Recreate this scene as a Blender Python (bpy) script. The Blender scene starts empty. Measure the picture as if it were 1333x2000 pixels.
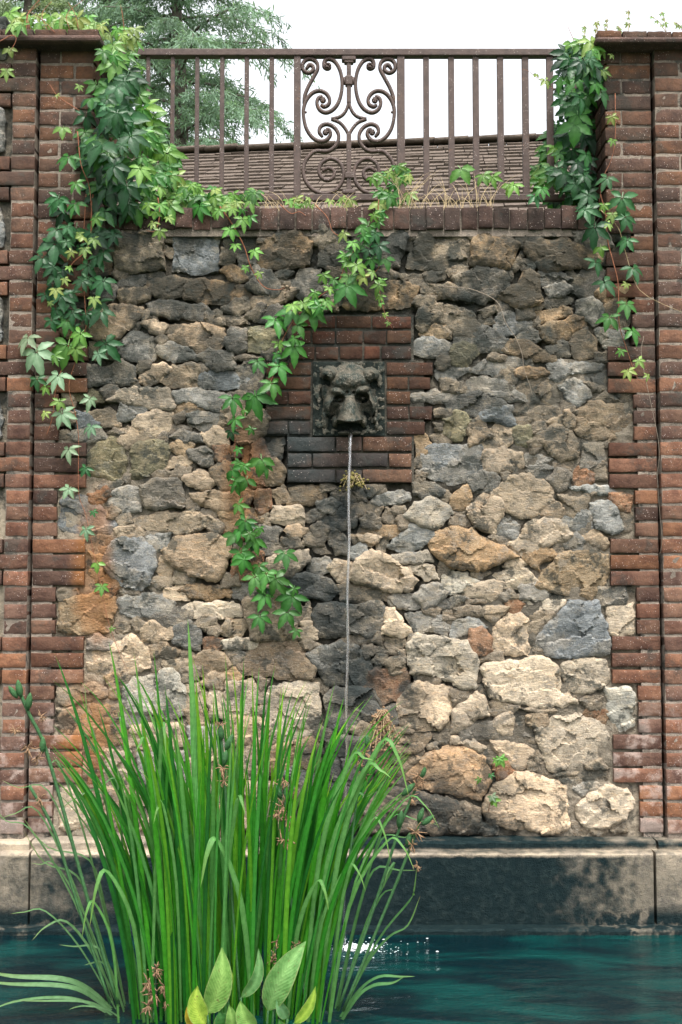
import bpy, bmesh, math, random
import numpy as np
from mathutils import Vector, Matrix, noise as mnoise
from mathutils.geometry import delaunay_2d_cdt
R = math.radians
random.seed(7); rng = np.random.default_rng(7)

# ------------------------------------------------------------------ camera
S = bpy.context.scene
FPX = 2270.0                       # focal length in photograph pixels (2000 high)
CAM = Vector((0.0, -5.0, 1.405)); PITCH = R(3.6)
cd = bpy.data.cameras.new('camera'); cam = bpy.data.objects.new('camera', cd)
S.collection.objects.link(cam); cam.location = CAM; cam.rotation_euler = (R(90) + PITCH, 0, 0)
cd.sensor_fit = 'VERTICAL'; cd.sensor_height = 36.0; cd.lens = 36.0 * FPX / 2000.0
cd.clip_start = 0.05; cd.clip_end = 600
S.camera = cam
# ------------------------------------------------------------------ sky, sun, exposure
SUN_EL = R(64)                     # bright overcast, the veiled sun high over the pool
W = bpy.data.worlds.new('World'); S.world = W; W.use_nodes = True
wn = W.node_tree.nodes; wl = W.node_tree.links
sky = wn.new('ShaderNodeTexSky'); sky.sky_type = 'NISHITA'; sky.sun_disc = False
sky.sun_elevation = SUN_EL; sky.sun_rotation = R(165); sky.air_density = 1.0; sky.dust_density = 4.0; sky.ozone_density = 1.0
hs = wn.new('ShaderNodeHueSaturation'); hs.inputs['Saturation'].default_value = 0.16
wl.new(sky.outputs[0], hs.inputs['Color']); wl.new(hs.outputs[0], wn['Background'].inputs['Color'])
wn['Background'].inputs['Strength'].default_value = 0.15
sd = bpy.data.lights.new('sun', 'SUN'); sun = bpy.data.objects.new('sun', sd); S.collection.objects.link(sun)
sd.energy = 1.5; sd.angle = R(16); sd.color = (1.0, 0.95, 0.87)
sdir = Vector((math.cos(SUN_EL)*math.sin(R(165)), math.cos(SUN_EL)*math.cos(R(165)), math.sin(SUN_EL)))     # towards the sun
sun.rotation_euler = sdir.to_track_quat('Z', 'Y').to_euler(); sun.location = (1, -4, 12)
S.view_settings.view_transform = 'Standard'; S.view_settings.look = 'None'
S.view_settings.exposure = 1.62; S.view_settings.gamma = 1.0; S.view_settings.use_curve_mapping = False
S.render.engine = 'CYCLES'; S.cycles.use_denoising = True
S.cycles.max_bounces = 7; S.cycles.transparent_max_bounces = 8

# ------------------------------------------------------------------ helpers
cp, sp = math.cos(PITCH), math.sin(PITCH)
def ray(px, py):
    a = (px - 666.5) / FPX; b = (1000.0 - py) / FPX
    return Vector((a, cp - b * sp, sp + b * cp))
def P(px, py, Y=0.0):              # photograph pixel -> point on the vertical plane y = Y
    d = ray(px, py); t = (Y - CAM.y) / d.y
    return CAM + d * t
def PZ(px, py, Z=0.0):             # photograph pixel -> point on the level plane z = Z
    d = ray(px, py); return CAM + d * ((Z - CAM.z) / d.z)
MM = 5.0 / FPX                     # metres per photograph pixel on the wall
col = S.collection
def link(o, parent=None):
    col.objects.link(o)
    if parent: o.parent = parent
    return o
def meshobj(name, verts, faces, mat, parent=None, smooth=True):
    me = bpy.data.meshes.new(name); me.from_pydata([tuple(v) for v in verts], [], faces)
    if smooth: me.polygons.foreach_set('use_smooth', [True] * len(me.polygons))
    me.materials.append(mat); me.update()
    return link(bpy.data.objects.new(name, me), parent)
def tag(o, label, cat, group=None, kind=None):
    if label: o['label'] = label
    if cat: o['category'] = cat
    if group: o['group'] = group
    if kind: o['kind'] = kind
    return o
def empty(name, loc, label, cat, group=None):
    o = bpy.data.objects.new(name, None); o.location = loc; o.empty_display_size = 0.1; link(o)
    return tag(o, label, cat, group)
def setparent(o, p):               # parts are made in world coordinates
    o.parent = p; o.matrix_parent_inverse = Matrix.Translation(p.location).inverted(); return o
class MB:                          # collects simple solids, builds ONE mesh object
    def __init__(s): s.v = []; s.f = []
    def box(s, a, b, bev=0.0):
        x0, y0, z0 = a; x1, y1, z1 = b; n = len(s.v)
        s.v += [(x0,y0,z0),(x1,y0,z0),(x1,y1,z0),(x0,y1,z0),(x0,y0,z1),(x1,y0,z1),(x1,y1,z1),(x0,y1,z1)]
        s.f += [tuple(n+i for i in q) for q in ((0,3,2,1),(4,5,6,7),(0,1,5,4),(1,2,6,5),(2,3,7,6),(3,0,4,7))]
        return s
    def sweep(s, pts, w, d=None, up=Vector((0,1,0)), sides=8, cap=True, taper=None):
        pts = [Vector(p) for p in pts]; m = len(pts); d = d or w; n0 = len(s.v)
        for i, p in enumerate(pts):
            t = (pts[min(i+1, m-1)] - pts[max(i-1, 0)]).normalized()
            u = up - t * up.dot(t)
            if u.length < 1e-4: u = Vector((1,0,0)) - t * t.x
            u.normalize(); r = t.cross(u)
            k = taper[i] if taper else 1.0
            for j in range(sides):
                a = 2*math.pi*(j+0.5)/sides; c, q = math.cos(a), math.sin(a)
                e = 0.55 if sides >= 8 else 1.0       # squarish section
                c = math.copysign(abs(c)**e, c); q = math.copysign(abs(q)**e, q)
                s.v.append(tuple(p + r*(c*w*0.5*k) + u*(q*d*0.5*k)))
        for i in range(m-1):
            for j in range(sides):
                a = n0+i*sides+j; b = n0+i*sides+(j+1)%sides
                s.f.append((a, b, b+sides, a+sides))
        if cap:
            s.f.append(tuple(n0+j for j in range(sides))[::-1]); s.f.append(tuple(n0+(m-1)*sides+j for j in range(sides)))
        return s
    def ball(s, c, r, n=8, sq=(1,1,1)):
        n0 = len(s.v); c = Vector(c)
        for i in range(1, n):
            th = math.pi*i/n
            for j in range(n):
                ph = 2*math.pi*j/n
                s.v.append((c.x+r*sq[0]*math.sin(th)*math.cos(ph), c.y+r*sq[1]*math.sin(th)*math.sin(ph), c.z+r*sq[2]*math.cos(th)))
        a = len(s.v); s.v += [(c.x,c.y,c.z+r*sq[2]),(c.x,c.y,c.z-r*sq[2])]
        for i in range(n-2):
            for j in range(n):
                s.f.append((n0+i*n+j, n0+(i+1)*n+j, n0+(i+1)*n+(j+1)%n, n0+i*n+(j+1)%n))
        for j in range(n):
            s.f.append((a, n0+j, n0+(j+1)%n)); s.f.append((a+1, n0+(n-2)*n+(j+1)%n, n0+(n-2)*n+j))
        return s
    def build(s, name, mat, parent=None, smooth=False, bevel=0.0):
        o = meshobj(name, s.v, s.f, mat, None, smooth)
        if parent: setparent(o, parent)
        if bevel:
            b = o.modifiers.new('bevel', 'BEVEL'); b.width = bevel; b.segments = 2; b.limit_method = 'ANGLE'
        return o
def catmull(pts, k=6):
    pts = [Vector(p) for p in pts]; q = [pts[0]*2-pts[1]] + pts + [pts[-1]*2-pts[-2]]; out = []
    for i in range(1, len(q)-2):
        for j in range(k):
            t = j/k; a, b, c, d = q[i-1], q[i], q[i+1], q[i+2]
            out.append(0.5*((2*b)+(c-a)*t+(2*a-5*b+4*c-d)*t*t+(3*b-a-3*c+d)*t**3))
    out.append(pts[-1]); return out

# ------------------------------------------------------------------ material helpers
class NT:
    def __init__(s, name):
        s.m = bpy.data.materials.new(name); s.m.use_nodes = True
        s.t = s.m.node_tree; s.n = s.t.nodes; s.b = s.n['Principled BSDF']; s.out = s.n['Material Output']
    def node(s, typ, **kw):
        x = s.n.new(typ)
        for k, v in kw.items(): setattr(x, k, v)
        return x
    def put(s, sock, v):
        if isinstance(v, bpy.types.NodeSocket): s.t.links.new(v, sock)
        elif v is not None: sock.default_value = v if not (isinstance(v, tuple) and len(v) == 3 and sock.type == 'RGBA') else (*v, 1)
    def pos(s):
        if not hasattr(s, '_p'): s._p = s.node('ShaderNodeNewGeometry').outputs['Position']
        return s._p
    def scale(s, vec, sc):
        m = s.node('ShaderNodeMapping'); s.put(m.inputs['Vector'], vec); m.inputs['Scale'].default_value = sc; return m.outputs[0]
    def noise(s, scale, detail=4, rough=0.55, vec=None, dist=0.0):
        x = s.node('ShaderNodeTexNoise'); x.inputs['Scale'].default_value = scale; x.inputs['Detail'].default_value = detail
        x.inputs['Roughness'].default_value = rough; x.inputs['Distortion'].default_value = dist
        s.put(x.inputs['Vector'], vec if vec is not None else s.pos()); return x.outputs['Fac']
    def voro(s, scale, vec=None, feature='F1', out='Distance'):
        x = s.node('ShaderNodeTexVoronoi', feature=feature); x.inputs['Scale'].default_value = scale
        s.put(x.inputs['Vector'], vec if vec is not None else s.pos()); return x.outputs[out]
    def rng(s, v, a, b, c=0.0, d=1.0, smooth=True):
        x = s.node('ShaderNodeMapRange', interpolation_type='SMOOTHSTEP' if smooth else 'LINEAR')
        s.put(x.inputs['Value'], v)
        for i, q in zip((1,2,3,4), (a,b,c,d)): x.inputs[i].default_value = q
        return x.outputs[0]
    def math(s, op, a, b=None, clamp=False):
        x = s.node('ShaderNodeMath', operation=op, use_clamp=clamp); s.put(x.inputs[0], a)
        if b is not None: s.put(x.inputs[1], b)
        return x.outputs[0]
    def mix(s, f, a, b, mode='MIX'):
        x = s.node('ShaderNodeMix', data_type='RGBA', blend_type=mode); s.put(x.inputs[0], f); s.put(x.inputs[6], a); s.put(x.inputs[7], b)
        return x.outputs[2]
    def mixf(s, f, a, b):
        x = s.node('ShaderNodeMix', data_type='FLOAT'); s.put(x.inputs[0], f); s.put(x.inputs[2], a); s.put(x.inputs[3], b); return x.outputs[0]
    def objcol(s): return s.node('ShaderNodeObjectInfo').outputs['Color']
    def objrand(s): return s.node('ShaderNodeObjectInfo').outputs['Random']
    def xyz(s):
        x = s.node('ShaderNodeSeparateXYZ'); s.put(x.inputs[0], s.pos()); return x.outputs
    def bump(s, h, strength=1.0, dist=0.01, normal=None):
        x = s.node('ShaderNodeBump'); x.inputs['Strength'].default_value = strength; x.inputs['Distance'].default_value = dist
        s.put(x.inputs['Height'], h)
        if normal is not None: s.put(x.inputs['Normal'], normal)
        return x.outputs[0]
    def done(s, color, rough=0.8, normal=None, spec=0.4):
        s.put(s.b.inputs['Base Color'], color); s.put(s.b.inputs['Roughness'], rough)
        s.b.inputs['Specular IOR Level'].default_value = spec
        if normal is not None: s.put(s.b.inputs['Normal'], normal)
        return s.m

def gauss(nt, X, Z, px, py, rx, ry, n, Yg=0.0):
    """patch of staining around a photograph pixel, edge broken by noise n"""
    c = P(px, py, Yg)
    dx = nt.math('DIVIDE', nt.math('SUBTRACT', X, c.x), rx*MM); dz = nt.math('DIVIDE', nt.math('SUBTRACT', Z, c.z), ry*MM)
    r = nt.math('SQRT', nt.math('ADD', nt.math('MULTIPLY', dx, dx), nt.math('MULTIPLY', dz, dz)))
    r = nt.math('ADD', r, nt.math('MULTIPLY', nt.math('SUBTRACT', n, 0.5), 1.6))
    return nt.rng(r, 1.15, 0.45)
def stains_and_darkening(nt, c, rough, top_dark=0.84, lich=0.76):
    """algae and wet streak below the spout, darker patches near the top, rust runs"""
    o = nt.xyz(); X, Z = o[0], o[2]
    n1 = nt.noise(4.0, 5, 0.6); n2 = nt.noise(17.0, 4, 0.6)
    n = nt.math('ADD', nt.math('MULTIPLY', n1, 0.7), nt.math('MULTIPLY', n2, 0.3))
    # rust and ochre runs
    ru = gauss(nt, X, Z, 190, 1130, 45, 190, n); ru2 = gauss(nt, X, Z, 475, 930, 45, 130, n); ru3 = gauss(nt, X, Z, 170, 1420, 60, 120, n)
    ru = nt.math('MAXIMUM', ru, nt.math('MAXIMUM', ru2, ru3))
    c = nt.mix(nt.math('MULTIPLY', ru, 0.55), c, (0.30, 0.125, 0.04))
    # upper courses darkened with height, in patches broken by noise
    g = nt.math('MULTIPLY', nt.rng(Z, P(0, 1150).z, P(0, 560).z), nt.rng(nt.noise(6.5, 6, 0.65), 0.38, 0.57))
    c = nt.mix(nt.math('MULTIPLY', g, top_dark), c, (0.028, 0.032, 0.029))
    # scattered dark lichen
    li = nt.math('MULTIPLY', nt.rng(nt.noise(9.0, 7, 0.7), 0.54, 0.62), lich)
    c = nt.mix(li, c, (0.035, 0.040, 0.036))
    # wet algae streak under the spout, spreading towards the ledge
    w = gauss(nt, X, Z, 668, 1000, 80, 95, n); w2 = nt.math('MAXIMUM', gauss(nt, X, Z, 650, 1190, 85, 70, n), nt.math('MAXIMUM', gauss(nt, X, Z, 690, 1330, 75, 110, n), gauss(nt, X, Z, 655, 1480, 70, 110, n))); w3 = gauss(nt, X, Z, 730, 1590, 330, 150, n)
    w4 = gauss(nt, X, Z, 585, 1130, 55, 90, n); w5 = gauss(nt, X, Z, 575, 895, 95, 95, n); w6 = gauss(nt, X, Z, 800, 1390, 50, 110, n)
    w = nt.math('MAXIMUM', w, nt.math('MAXIMUM', w2, nt.math('MAXIMUM', w3, nt.math('MAXIMUM', w4, nt.math('MAXIMUM', w5, nt.math('MULTIPLY', w6, 0.7))))))
    c = nt.mix(nt.math('MULTIPLY', w, nt.rng(n2, 0.34, 0.60, 0.42, 0.90)), c, (0.022, 0.028, 0.028))
    rough = nt.mixf(nt.math('MULTIPLY', w, 0.6), rough, 0.38)
    return c, rough

def make_stone_mat():
    t = NT('rubble_stone'); oc = t.objcol(); rnd = t.objrand()
    off = t.node('ShaderNodeVectorMath', operation='ADD'); cx = t.node('ShaderNodeCombineXYZ')
    for i, k in enumerate((37.0, 11.0, 23.0)): t.put(cx.inputs[i], t.math('MULTIPLY', rnd, k))
    t.put(off.inputs[0], t.pos()); t.put(off.inputs[1], cx.outputs[0]); v = off.outputs[0]
    big = t.noise(11, 5, 0.6, v, 0.6); mid = t.noise(42, 5, 0.65, v); fine = t.noise(260, 3, 0.7, v)
    strat = t.noise(26, 5, 0.65, t.scale(v, (1.0, 1.0, 3.2)), 1.2)
    c = t.mix(t.rng(big, 0.42, 0.60), oc, t.mix(1.0, oc, (0.66, 0.67, 0.68), 'MULTIPLY'))
    c = t.mix(t.math('MULTIPLY', t.rng(t.noise(7.5, 6, 0.7, v), 0.50, 0.58), 0.45), c, t.mix(0.6, oc, (0.40, 0.31, 0.20)))
    c = t.mix(t.math('MULTIPLY', t.rng(t.noise(9.5, 6, 0.72, t.scale(v, (1.0, 1.0, 1.3))), 0.54, 0.62), 0.55), c, t.mix(0.75, oc, (0.13, 0.135, 0.13)))
    c = t.mix(t.math('MULTIPLY', t.rng(strat, 0.50, 0.70), 0.55), c, t.mix(1.0, oc, (1.22, 1.02, 0.80), 'MULTIPLY'))
    c = t.mix(t.math('MULTIPLY', t.rng(mid, 0.52, 0.66), 0.60), c, t.mix(1.0, oc, (0.32, 0.34, 0.35), 'MULTIPLY'))
    c = t.mix(t.math('MULTIPLY', t.rng(fine, 0.52, 0.72), 0.35), c, (0.62, 0.57, 0.47))
    c = t.mix(t.math('MULTIPLY', t.rng(fine, 0.48, 0.30), 0.40), c, (0.05, 0.048, 0.042))
    c, r = stains_and_darkening(t, c, 0.86)
    h = t.math('ADD', t.math('MULTIPLY', strat, 0.55), t.math('ADD', t.math('MULTIPLY', mid, 0.5), t.math('MULTIPLY', fine, 0.40)))
    return t.done(c, r, t.bump(h, 1.0, 0.013), 0.12)
def make_mortar_mat(name='wall_mortar', base=(0.44, 0.37, 0.28), st=True, top_dark=0.84):
    t = NT(name); big = t.noise(5, 5, 0.6); mid = t.noise(30, 6, 0.7); fine = t.noise(190, 4, 0.7)
    c = t.mix(t.rng(big, 0.35, 0.65), base, tuple(b*0.55 for b in base))
    c = t.mix(t.math('MULTIPLY', t.rng(mid, 0.5, 0.7), 0.7), c, (0.10, 0.09, 0.075))
    c = t.mix(t.math('MULTIPLY', t.rng(fine, 0.54, 0.70), 0.5), c, (0.55, 0.50, 0.42))
    r = 0.92
    if st:
        o = t.xyz(); nn = t.math('ADD', t.math('MULTIPLY', big, 0.7), t.math('MULTIPLY', mid, 0.3))
        dk = t.math('MAXIMUM', gauss(t, o[0], o[2], 740, 1150, 560, 760, nn), gauss(t, o[0], o[2], 520, 560, 900, 420, nn))
        c = t.mix(t.math('MULTIPLY', dk, 0.82), c, (0.050, 0.047, 0.040)) if top_dark > 0.5 else c; c, r = stains_and_darkening(t, c, r, top_dark)
    h = t.math('ADD', mid, t.math('MULTIPLY', fine, 0.5))
    return t.done(c, r, t.bump(h, 1.0, 0.020), 0.08)
def make_brick_mat():
    t = NT('old_brick'); oc = t.objcol(); big = t.noise(14, 5, 0.6); mid = t.noise(60, 5, 0.65); fine = t.noise(330, 3, 0.7)
    o = t.xyz(); X, Z = o[0], o[2]
    c = t.mix(t.rng(big, 0.35, 0.68), oc, t.mix(1.0, oc, (0.55, 0.52, 0.55), 'MULTIPLY'))
    c = t.mix(t.math('MULTIPLY', t.rng(mid, 0.52, 0.72), 0.5), c, t.mix(1.0, oc, (1.35, 1.15, 1.0), 'MULTIPLY'))
    c = t.mix(t.math('MULTIPLY', t.rng(fine, 0.47, 0.30), 0.55), c, (0.03, 0.022, 0.02))
    # lime bloom low on the piers
    ef = t.math('MULTIPLY', t.rng(Z, P(0, 1330).z, P(0, 1460).z), t.rng(t.noise(9, 6, 0.65), 0.46, 0.62))
    c = t.mix(t.math('MULTIPLY', ef, 0.62), c, (0.46, 0.36, 0.31))
    # soot and algae high up
    g = t.math('MULTIPLY', t.rng(Z, P(0, 620).z, P(0, 120).z), t.rng(t.noise(7, 6, 0.65), 0.36, 0.62))
    c = t.mix(t.math('MULTIPLY', g, 0.30), c, (0.060, 0.050, 0.043))
    c, r = stains_and_darkening(t, c, 0.88, 0.22, 0.42)
    # pale flecks of lichen
    fl = t.math('MULTIPLY', t.rng(t.voro(120, feature='F1'), 0.19, 0.12), t.rng(t.noise(6, 3), 0.42, 0.56))
    fl = t.math('MULTIPLY', fl, t.rng(t.noise(60, 2), 0.45, 0.53))
    c = t.mix(t.math('MULTIPLY', fl, 0.8), c, (0.60, 0.50, 0.46))
    h = t.math('ADD', t.math('MULTIPLY', mid, 1.0), t.math('MULTIPLY', fine, 0.35))
    return t.done(c, r, t.bump(h, 0.9, 0.006), 0.12)
def make_leaf_mat(name, gloss=0.42, trans=0.30, stripes=False):
    t = NT(name); oc = t.objcol(); at = t.node('ShaderNodeAttribute', attribute_name='mid').outputs['Fac']
    n = t.noise(55, 4, 0.6)
    c = t.mix(t.rng(n, 0.35, 0.68), oc, t.mix(1.0, oc, (0.62, 0.70, 0.60), 'MULTIPLY'))
    c = t.mix(t.math('MULTIPLY', at, 0.40), c, t.mix(1.0, oc, (2.3, 1.9, 2.2), 'MULTIPLY'))
    if stripes == 'broad':                            # side veins sweeping to the tip, blemishes, paler rim
        ac = t.math('ABSOLUTE', t.node('ShaderNodeAttribute', attribute_name='across').outputs['Fac']); al = t.node('ShaderNodeAttribute', attribute_name='along').outputs['Fac']
        sv = t.math('SINE', t.math('SUBTRACT', t.math('MULTIPLY', al, 95.0), t.math('MULTIPLY', ac, 26.0))); c = t.mix(t.rng(sv, 0.1, 1.0), c, t.mix(1.0, c, (0.88, 0.91, 0.86), 'MULTIPLY'))
        c = t.mix(t.math('MULTIPLY', t.rng(ac, 0.86, 1.0), 0.5), c, (0.34, 0.36, 0.16)); c = t.mix(t.math('MULTIPLY', t.rng(t.noise(120, 3), 0.64, 0.70), 0.7), c, (0.16, 0.11, 0.04)); n = t.math('ADD', n, t.math('MULTIPLY', sv, 0.12))
    elif stripes:                                       # parallel veins of strap leaves, paler yellowing tips
        ac = t.node('ShaderNodeAttribute', attribute_name='across').outputs['Fac']; al = t.node('ShaderNodeAttribute', attribute_name='along').outputs['Fac']
        sv = t.math('SINE', t.math('MULTIPLY', ac, 15.0)); c = t.mix(t.rng(sv, -0.6, 0.9), c, t.mix(1.0, c, (0.60, 0.66, 0.55), 'MULTIPLY'))
        c = t.mix(t.math('MULTIPLY', t.rng(al, 0.55, 1.0), 0.40), c, t.mix(1.0, oc, (2.3, 1.35, 1.0), 'MULTIPLY'))
        c = t.mix(t.math('MULTIPLY', t.rng(al, 0.93, 1.0), t.rng(t.objrand(), 0.55, 0.8)), c, (0.22, 0.13, 0.05)); n = t.math('ADD', n, t.math('MULTIPLY', sv, 0.3))
    t.done(c, gloss, t.bump(t.math('ADD', t.math('MULTIPLY', at, -0.6), n), 0.5, 0.004), 0.36)
    tr = t.node('ShaderNodeBsdfTranslucent'); t.put(tr.inputs[0], t.mix(1.0, c, (1.5, 1.45, 0.7), 'MULTIPLY'))
    ms = t.node('ShaderNodeMixShader'); ms.inputs[0].default_value = trans
    t.t.links.new(t.b.outputs[0], ms.inputs[1]); t.t.links.new(tr.outputs[0], ms.inputs[2]); t.t.links.new(ms.outputs[0], t.out.inputs[0])
    return t.m
def make_simple(name, c, rough=0.8, nscale=40, var=0.5, bump=0.004, spec=0.35):
    t = NT(name); n = t.noise(nscale, 5, 0.65); f = t.noise(nscale*5, 3, 0.6)
    k = t.mix(t.rng(n, 0.3, 0.7), c, tuple(x*var for x in c))
    k = t.mix(t.math('MULTIPLY', t.rng(f, 0.55, 0.7), 0.25), k, tuple(min(1, x*1.7+0.02) for x in c))
    return t.done(k, rough, t.bump(t.math('ADD', n, f), 0.8, bump), spec)

M = {}
M['stone'] = make_stone_mat(); M['mortar'] = make_mortar_mat(); M['brick'] = make_brick_mat()
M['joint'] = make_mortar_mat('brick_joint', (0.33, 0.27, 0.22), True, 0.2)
M['joint_dark'] = make_simple('dark_joint', (0.035, 0.032, 0.03), 0.95, 60, 0.5)
M['leaf'] = make_leaf_mat('creeper_leaf'); M['blade'] = make_leaf_mat('iris_leaf', 0.36, 0.42, True); M['broad'] = make_leaf_mat('broad_leaf', 0.40, 0.36, 'broad')
M['stem'] = make_simple('creeper_stem', (0.30, 0.11, 0.055), 0.7, 90, 0.55)
M['dry'] = make_simple('dry_stalk', (0.50, 0.38, 0.22), 0.85, 120, 0.6)
M['runner'] = make_simple('dry_runner', (0.27, 0.22, 0.17), 0.9, 90, 0.55); M['withered'] = make_simple('withered_flower', (0.36, 0.22, 0.125), 0.95, 150, 0.35)
M['pod'] = make_simple('seed_pod', (0.035, 0.12, 0.035), 0.5, 100, 0.6)
M['bark'] = make_simple('conifer_bark', (0.14, 0.115, 0.10), 0.95, 12, 0.5, 0.02)
M['bronze'] = None
def make_iron():
    t = NT('painted_iron'); n = t.noise(30, 5, 0.65); f = t.noise(300, 3, 0.6)
    c = t.mix(t.rng(n, 0.35, 0.7), (0.072, 0.047, 0.039), (0.046, 0.030, 0.025))
    c = t.mix(t.math('MULTIPLY', t.rng(t.noise(14, 6, 0.7), 0.60, 0.72), 0.6), c, (0.17, 0.085, 0.045))
    fl = t.math('MULTIPLY', t.rng(t.voro(130), 0.22, 0.14), t.rng(t.noise(22, 3), 0.50, 0.60))
    c = t.mix(t.math('MULTIPLY', fl, 0.75), c, (0.55, 0.48, 0.45))
    return t.done(c, 0.6, t.bump(t.math('ADD', n, t.math('MULTIPLY', f, 0.4)), 0.7, 0.003), 0.3)
M['iron'] = make_iron()
def make_head():
    t = NT('weathered_bronze_stone'); n = t.noise(24, 6, 0.65); f = t.noise(170, 4, 0.7)
    c = t.mix(t.rng(n, 0.36, 0.66), (0.074, 0.066, 0.050), (0.018, 0.026, 0.022))
    c = t.mix(t.math('MULTIPLY', t.rng(f, 0.54, 0.68), 0.5), c, (0.30, 0.26, 0.21))
    fl = t.math('MULTIPLY', t.rng(t.voro(150), 0.22, 0.12), t.rng(t.noise(20, 3), 0.50, 0.60))
    c = t.mix(t.math('MULTIPLY', fl, 0.6), c, (0.5, 0.45, 0.4))
    return t.done(c, 0.72, t.bump(t.math('ADD', n, t.math('MULTIPLY', f, 0.5)), 0.9, 0.005), 0.15)
M['head'] = make_head(); M['plate'] = make_simple('mask_plate', (0.022, 0.028, 0.025), 0.9, 26, 0.45, 0.006, 0.05)
def make_concrete():
    t = NT('ledge_concrete'); o = t.xyz(); X, Z = o[0], o[2]; n1 = t.noise(5, 6, 0.65); mid = t.noise(34, 6, 0.7); fine = t.noise(210, 4, 0.7)
    n = t.math('ADD', t.math('MULTIPLY', n1, 0.6), t.math('MULTIPLY', t.noise(19, 4), 0.4))
    c = t.mix(t.rng(n1, 0.38, 0.64), (0.46, 0.38, 0.28), (0.27, 0.23, 0.18))
    c = t.mix(t.math('MULTIPLY', t.rng(mid, 0.5, 0.7), 0.6), c, (0.13, 0.115, 0.10))
    c = t.mix(t.math('MULTIPLY', t.rng(fine, 0.55, 0.7), 0.4), c, (0.62, 0.55, 0.45))
    c = t.mix(t.math('MULTIPLY', t.rng(t.noise(7, 7, 0.72), 0.50, 0.64), 0.62), c, (0.075, 0.072, 0.066))
    # black-green algae where the spray keeps it wet; w3: dark band along ledge face
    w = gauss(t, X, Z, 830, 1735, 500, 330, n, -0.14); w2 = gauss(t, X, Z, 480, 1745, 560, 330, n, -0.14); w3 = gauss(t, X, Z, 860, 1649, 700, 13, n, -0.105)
    w = t.math('MAXIMUM', w, t.math('MULTIPLY', gauss(t, X, Z, 1130, 1740, 260, 120, n, -0.14), 0.62))
    w4 = t.math('MULTIPLY', t.rng(Z, P(0, 1740, -0.16).z, P(0, 1790, -0.16).z), t.rng(n, 0.36, 0.52))
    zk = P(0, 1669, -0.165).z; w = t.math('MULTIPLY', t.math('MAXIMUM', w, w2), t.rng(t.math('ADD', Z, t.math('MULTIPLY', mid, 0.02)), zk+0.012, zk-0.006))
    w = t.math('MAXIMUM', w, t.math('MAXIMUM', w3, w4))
    c = t.mix(w, c, t.mix(t.rng(mid, 0.45, 0.7), (0.007, 0.016, 0.018), (0.018, 0.030, 0.030)))
    r = t.mixf(w, 0.9, 0.5)
    return t.done(c, r, t.bump(t.math('ADD', mid, t.math('MULTIPLY', fine, 0.5)), 1.0, 0.012), 0.06)
M['concrete'] = make_concrete()
def make_water():
    t = NT('pool_water'); v = t.scale(t.pos(), (1.0, 2.6, 1.0))
    big = t.noise(1.9, 4, 0.55, v, 0.8); n1 = t.noise(7, 4, 0.55, v, 0.9); n2 = t.noise(30, 3, 0.5, v, 0.5)
    c = t.mix(t.rng(big, 0.40, 0.66), (0.0006, 0.008, 0.011), (0.0015, 0.031, 0.029))
    h = t.math('ADD', n1, t.math('MULTIPLY', n2, 0.22))
    m = t.done(c, 0.04, t.bump(h, 0.36, 0.05), 0.5); t.b.inputs['IOR'].default_value = 1.33
    return m
M['water'] = make_water()
def make_stream():
    t = NT('falling_water'); t.b.inputs['Transmission Weight'].default_value = 0.985; t.b.inputs['IOR'].default_value = 1.33
    n = t.noise(60, 4, 0.6, t.scale(t.pos(), (3, 3, 0.35)))
    return t.done(t.mix(n, (0.86, 0.88, 0.90), (0.97, 0.97, 0.97)), 0.03, None, 0.5)
M['stream'] = make_stream()
M['foam'] = make_simple('water_foam', (0.78, 0.82, 0.84), 0.35, 60, 0.8, 0.004, 0.5)
M['shingle'] = make_simple('roof_shingle', (0.128, 0.102, 0.084), 0.95, 5, 0.6, 0.02, 0.1)
M['grass'] = make_simple('lawn', (0.06, 0.12, 0.03), 0.95, 6, 0.5, 0.05)
M['paving'] = make_simple('paving', (0.36, 0.32, 0.27), 0.9, 3, 0.7, 0.01)
M['render'] = make_simple('house_render', (0.55, 0.50, 0.43), 0.9, 3, 0.8, 0.01)
M['soil'] = make_simple('soil', (0.10, 0.07, 0.045), 0.98, 20, 0.5, 0.03)

# ------------------------------------------------------------------ ground, terrace, pool
tag(MB().box((-60, -120, -1.4), (60, 0.2, -0.9)).build('pool_bed', M['soil']), None, None, None, 'structure')
gm = MB(); gm.box((-90, -160, -0.9), (90, -4.35, 0.04)); gm.box((-90, -4.35, -0.9), (-6.2, 0.1, 0.04)); gm.box((6.2, -4.35, -0.9), (90, 0.1, 0.04))
tag(gm.build('ground', M['grass']), None, None, None, 'structure')
tag(MB().box((-6.2, -4.75, 0.0), (6.2, -4.30, 0.10)).build('pool_kerb', M['paving'], None, False, 0.015), None, None, None, 'structure')
ZT = P(666, 404, 0.0).z                              # top of the stone wall
tag(MB().box((-250, 0.42, -0.9), (250, 400, ZT-0.09)).build('terrace', M['grass']), None, None, None, 'structure')
wv, wf = [], []
NXW, NYW = 150, 110
for j in range(NYW+1):
    for i in range(NXW+1):
        x = -6.2+12.4*i/NXW; y = -4.32+4.42*(j/NYW)
        wv.append((x, y, 0.004*mnoise.noise(Vector((x*3, y*7, 0)))))
for j in range(NYW):
    for i in range(NXW):
        a = j*(NXW+1)+i; wf.append((a, a+1, a+NXW+2, a+NXW+1))
tag(meshobj('water', wv, wf, M['water']), None, None, None, 'structure')

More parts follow.
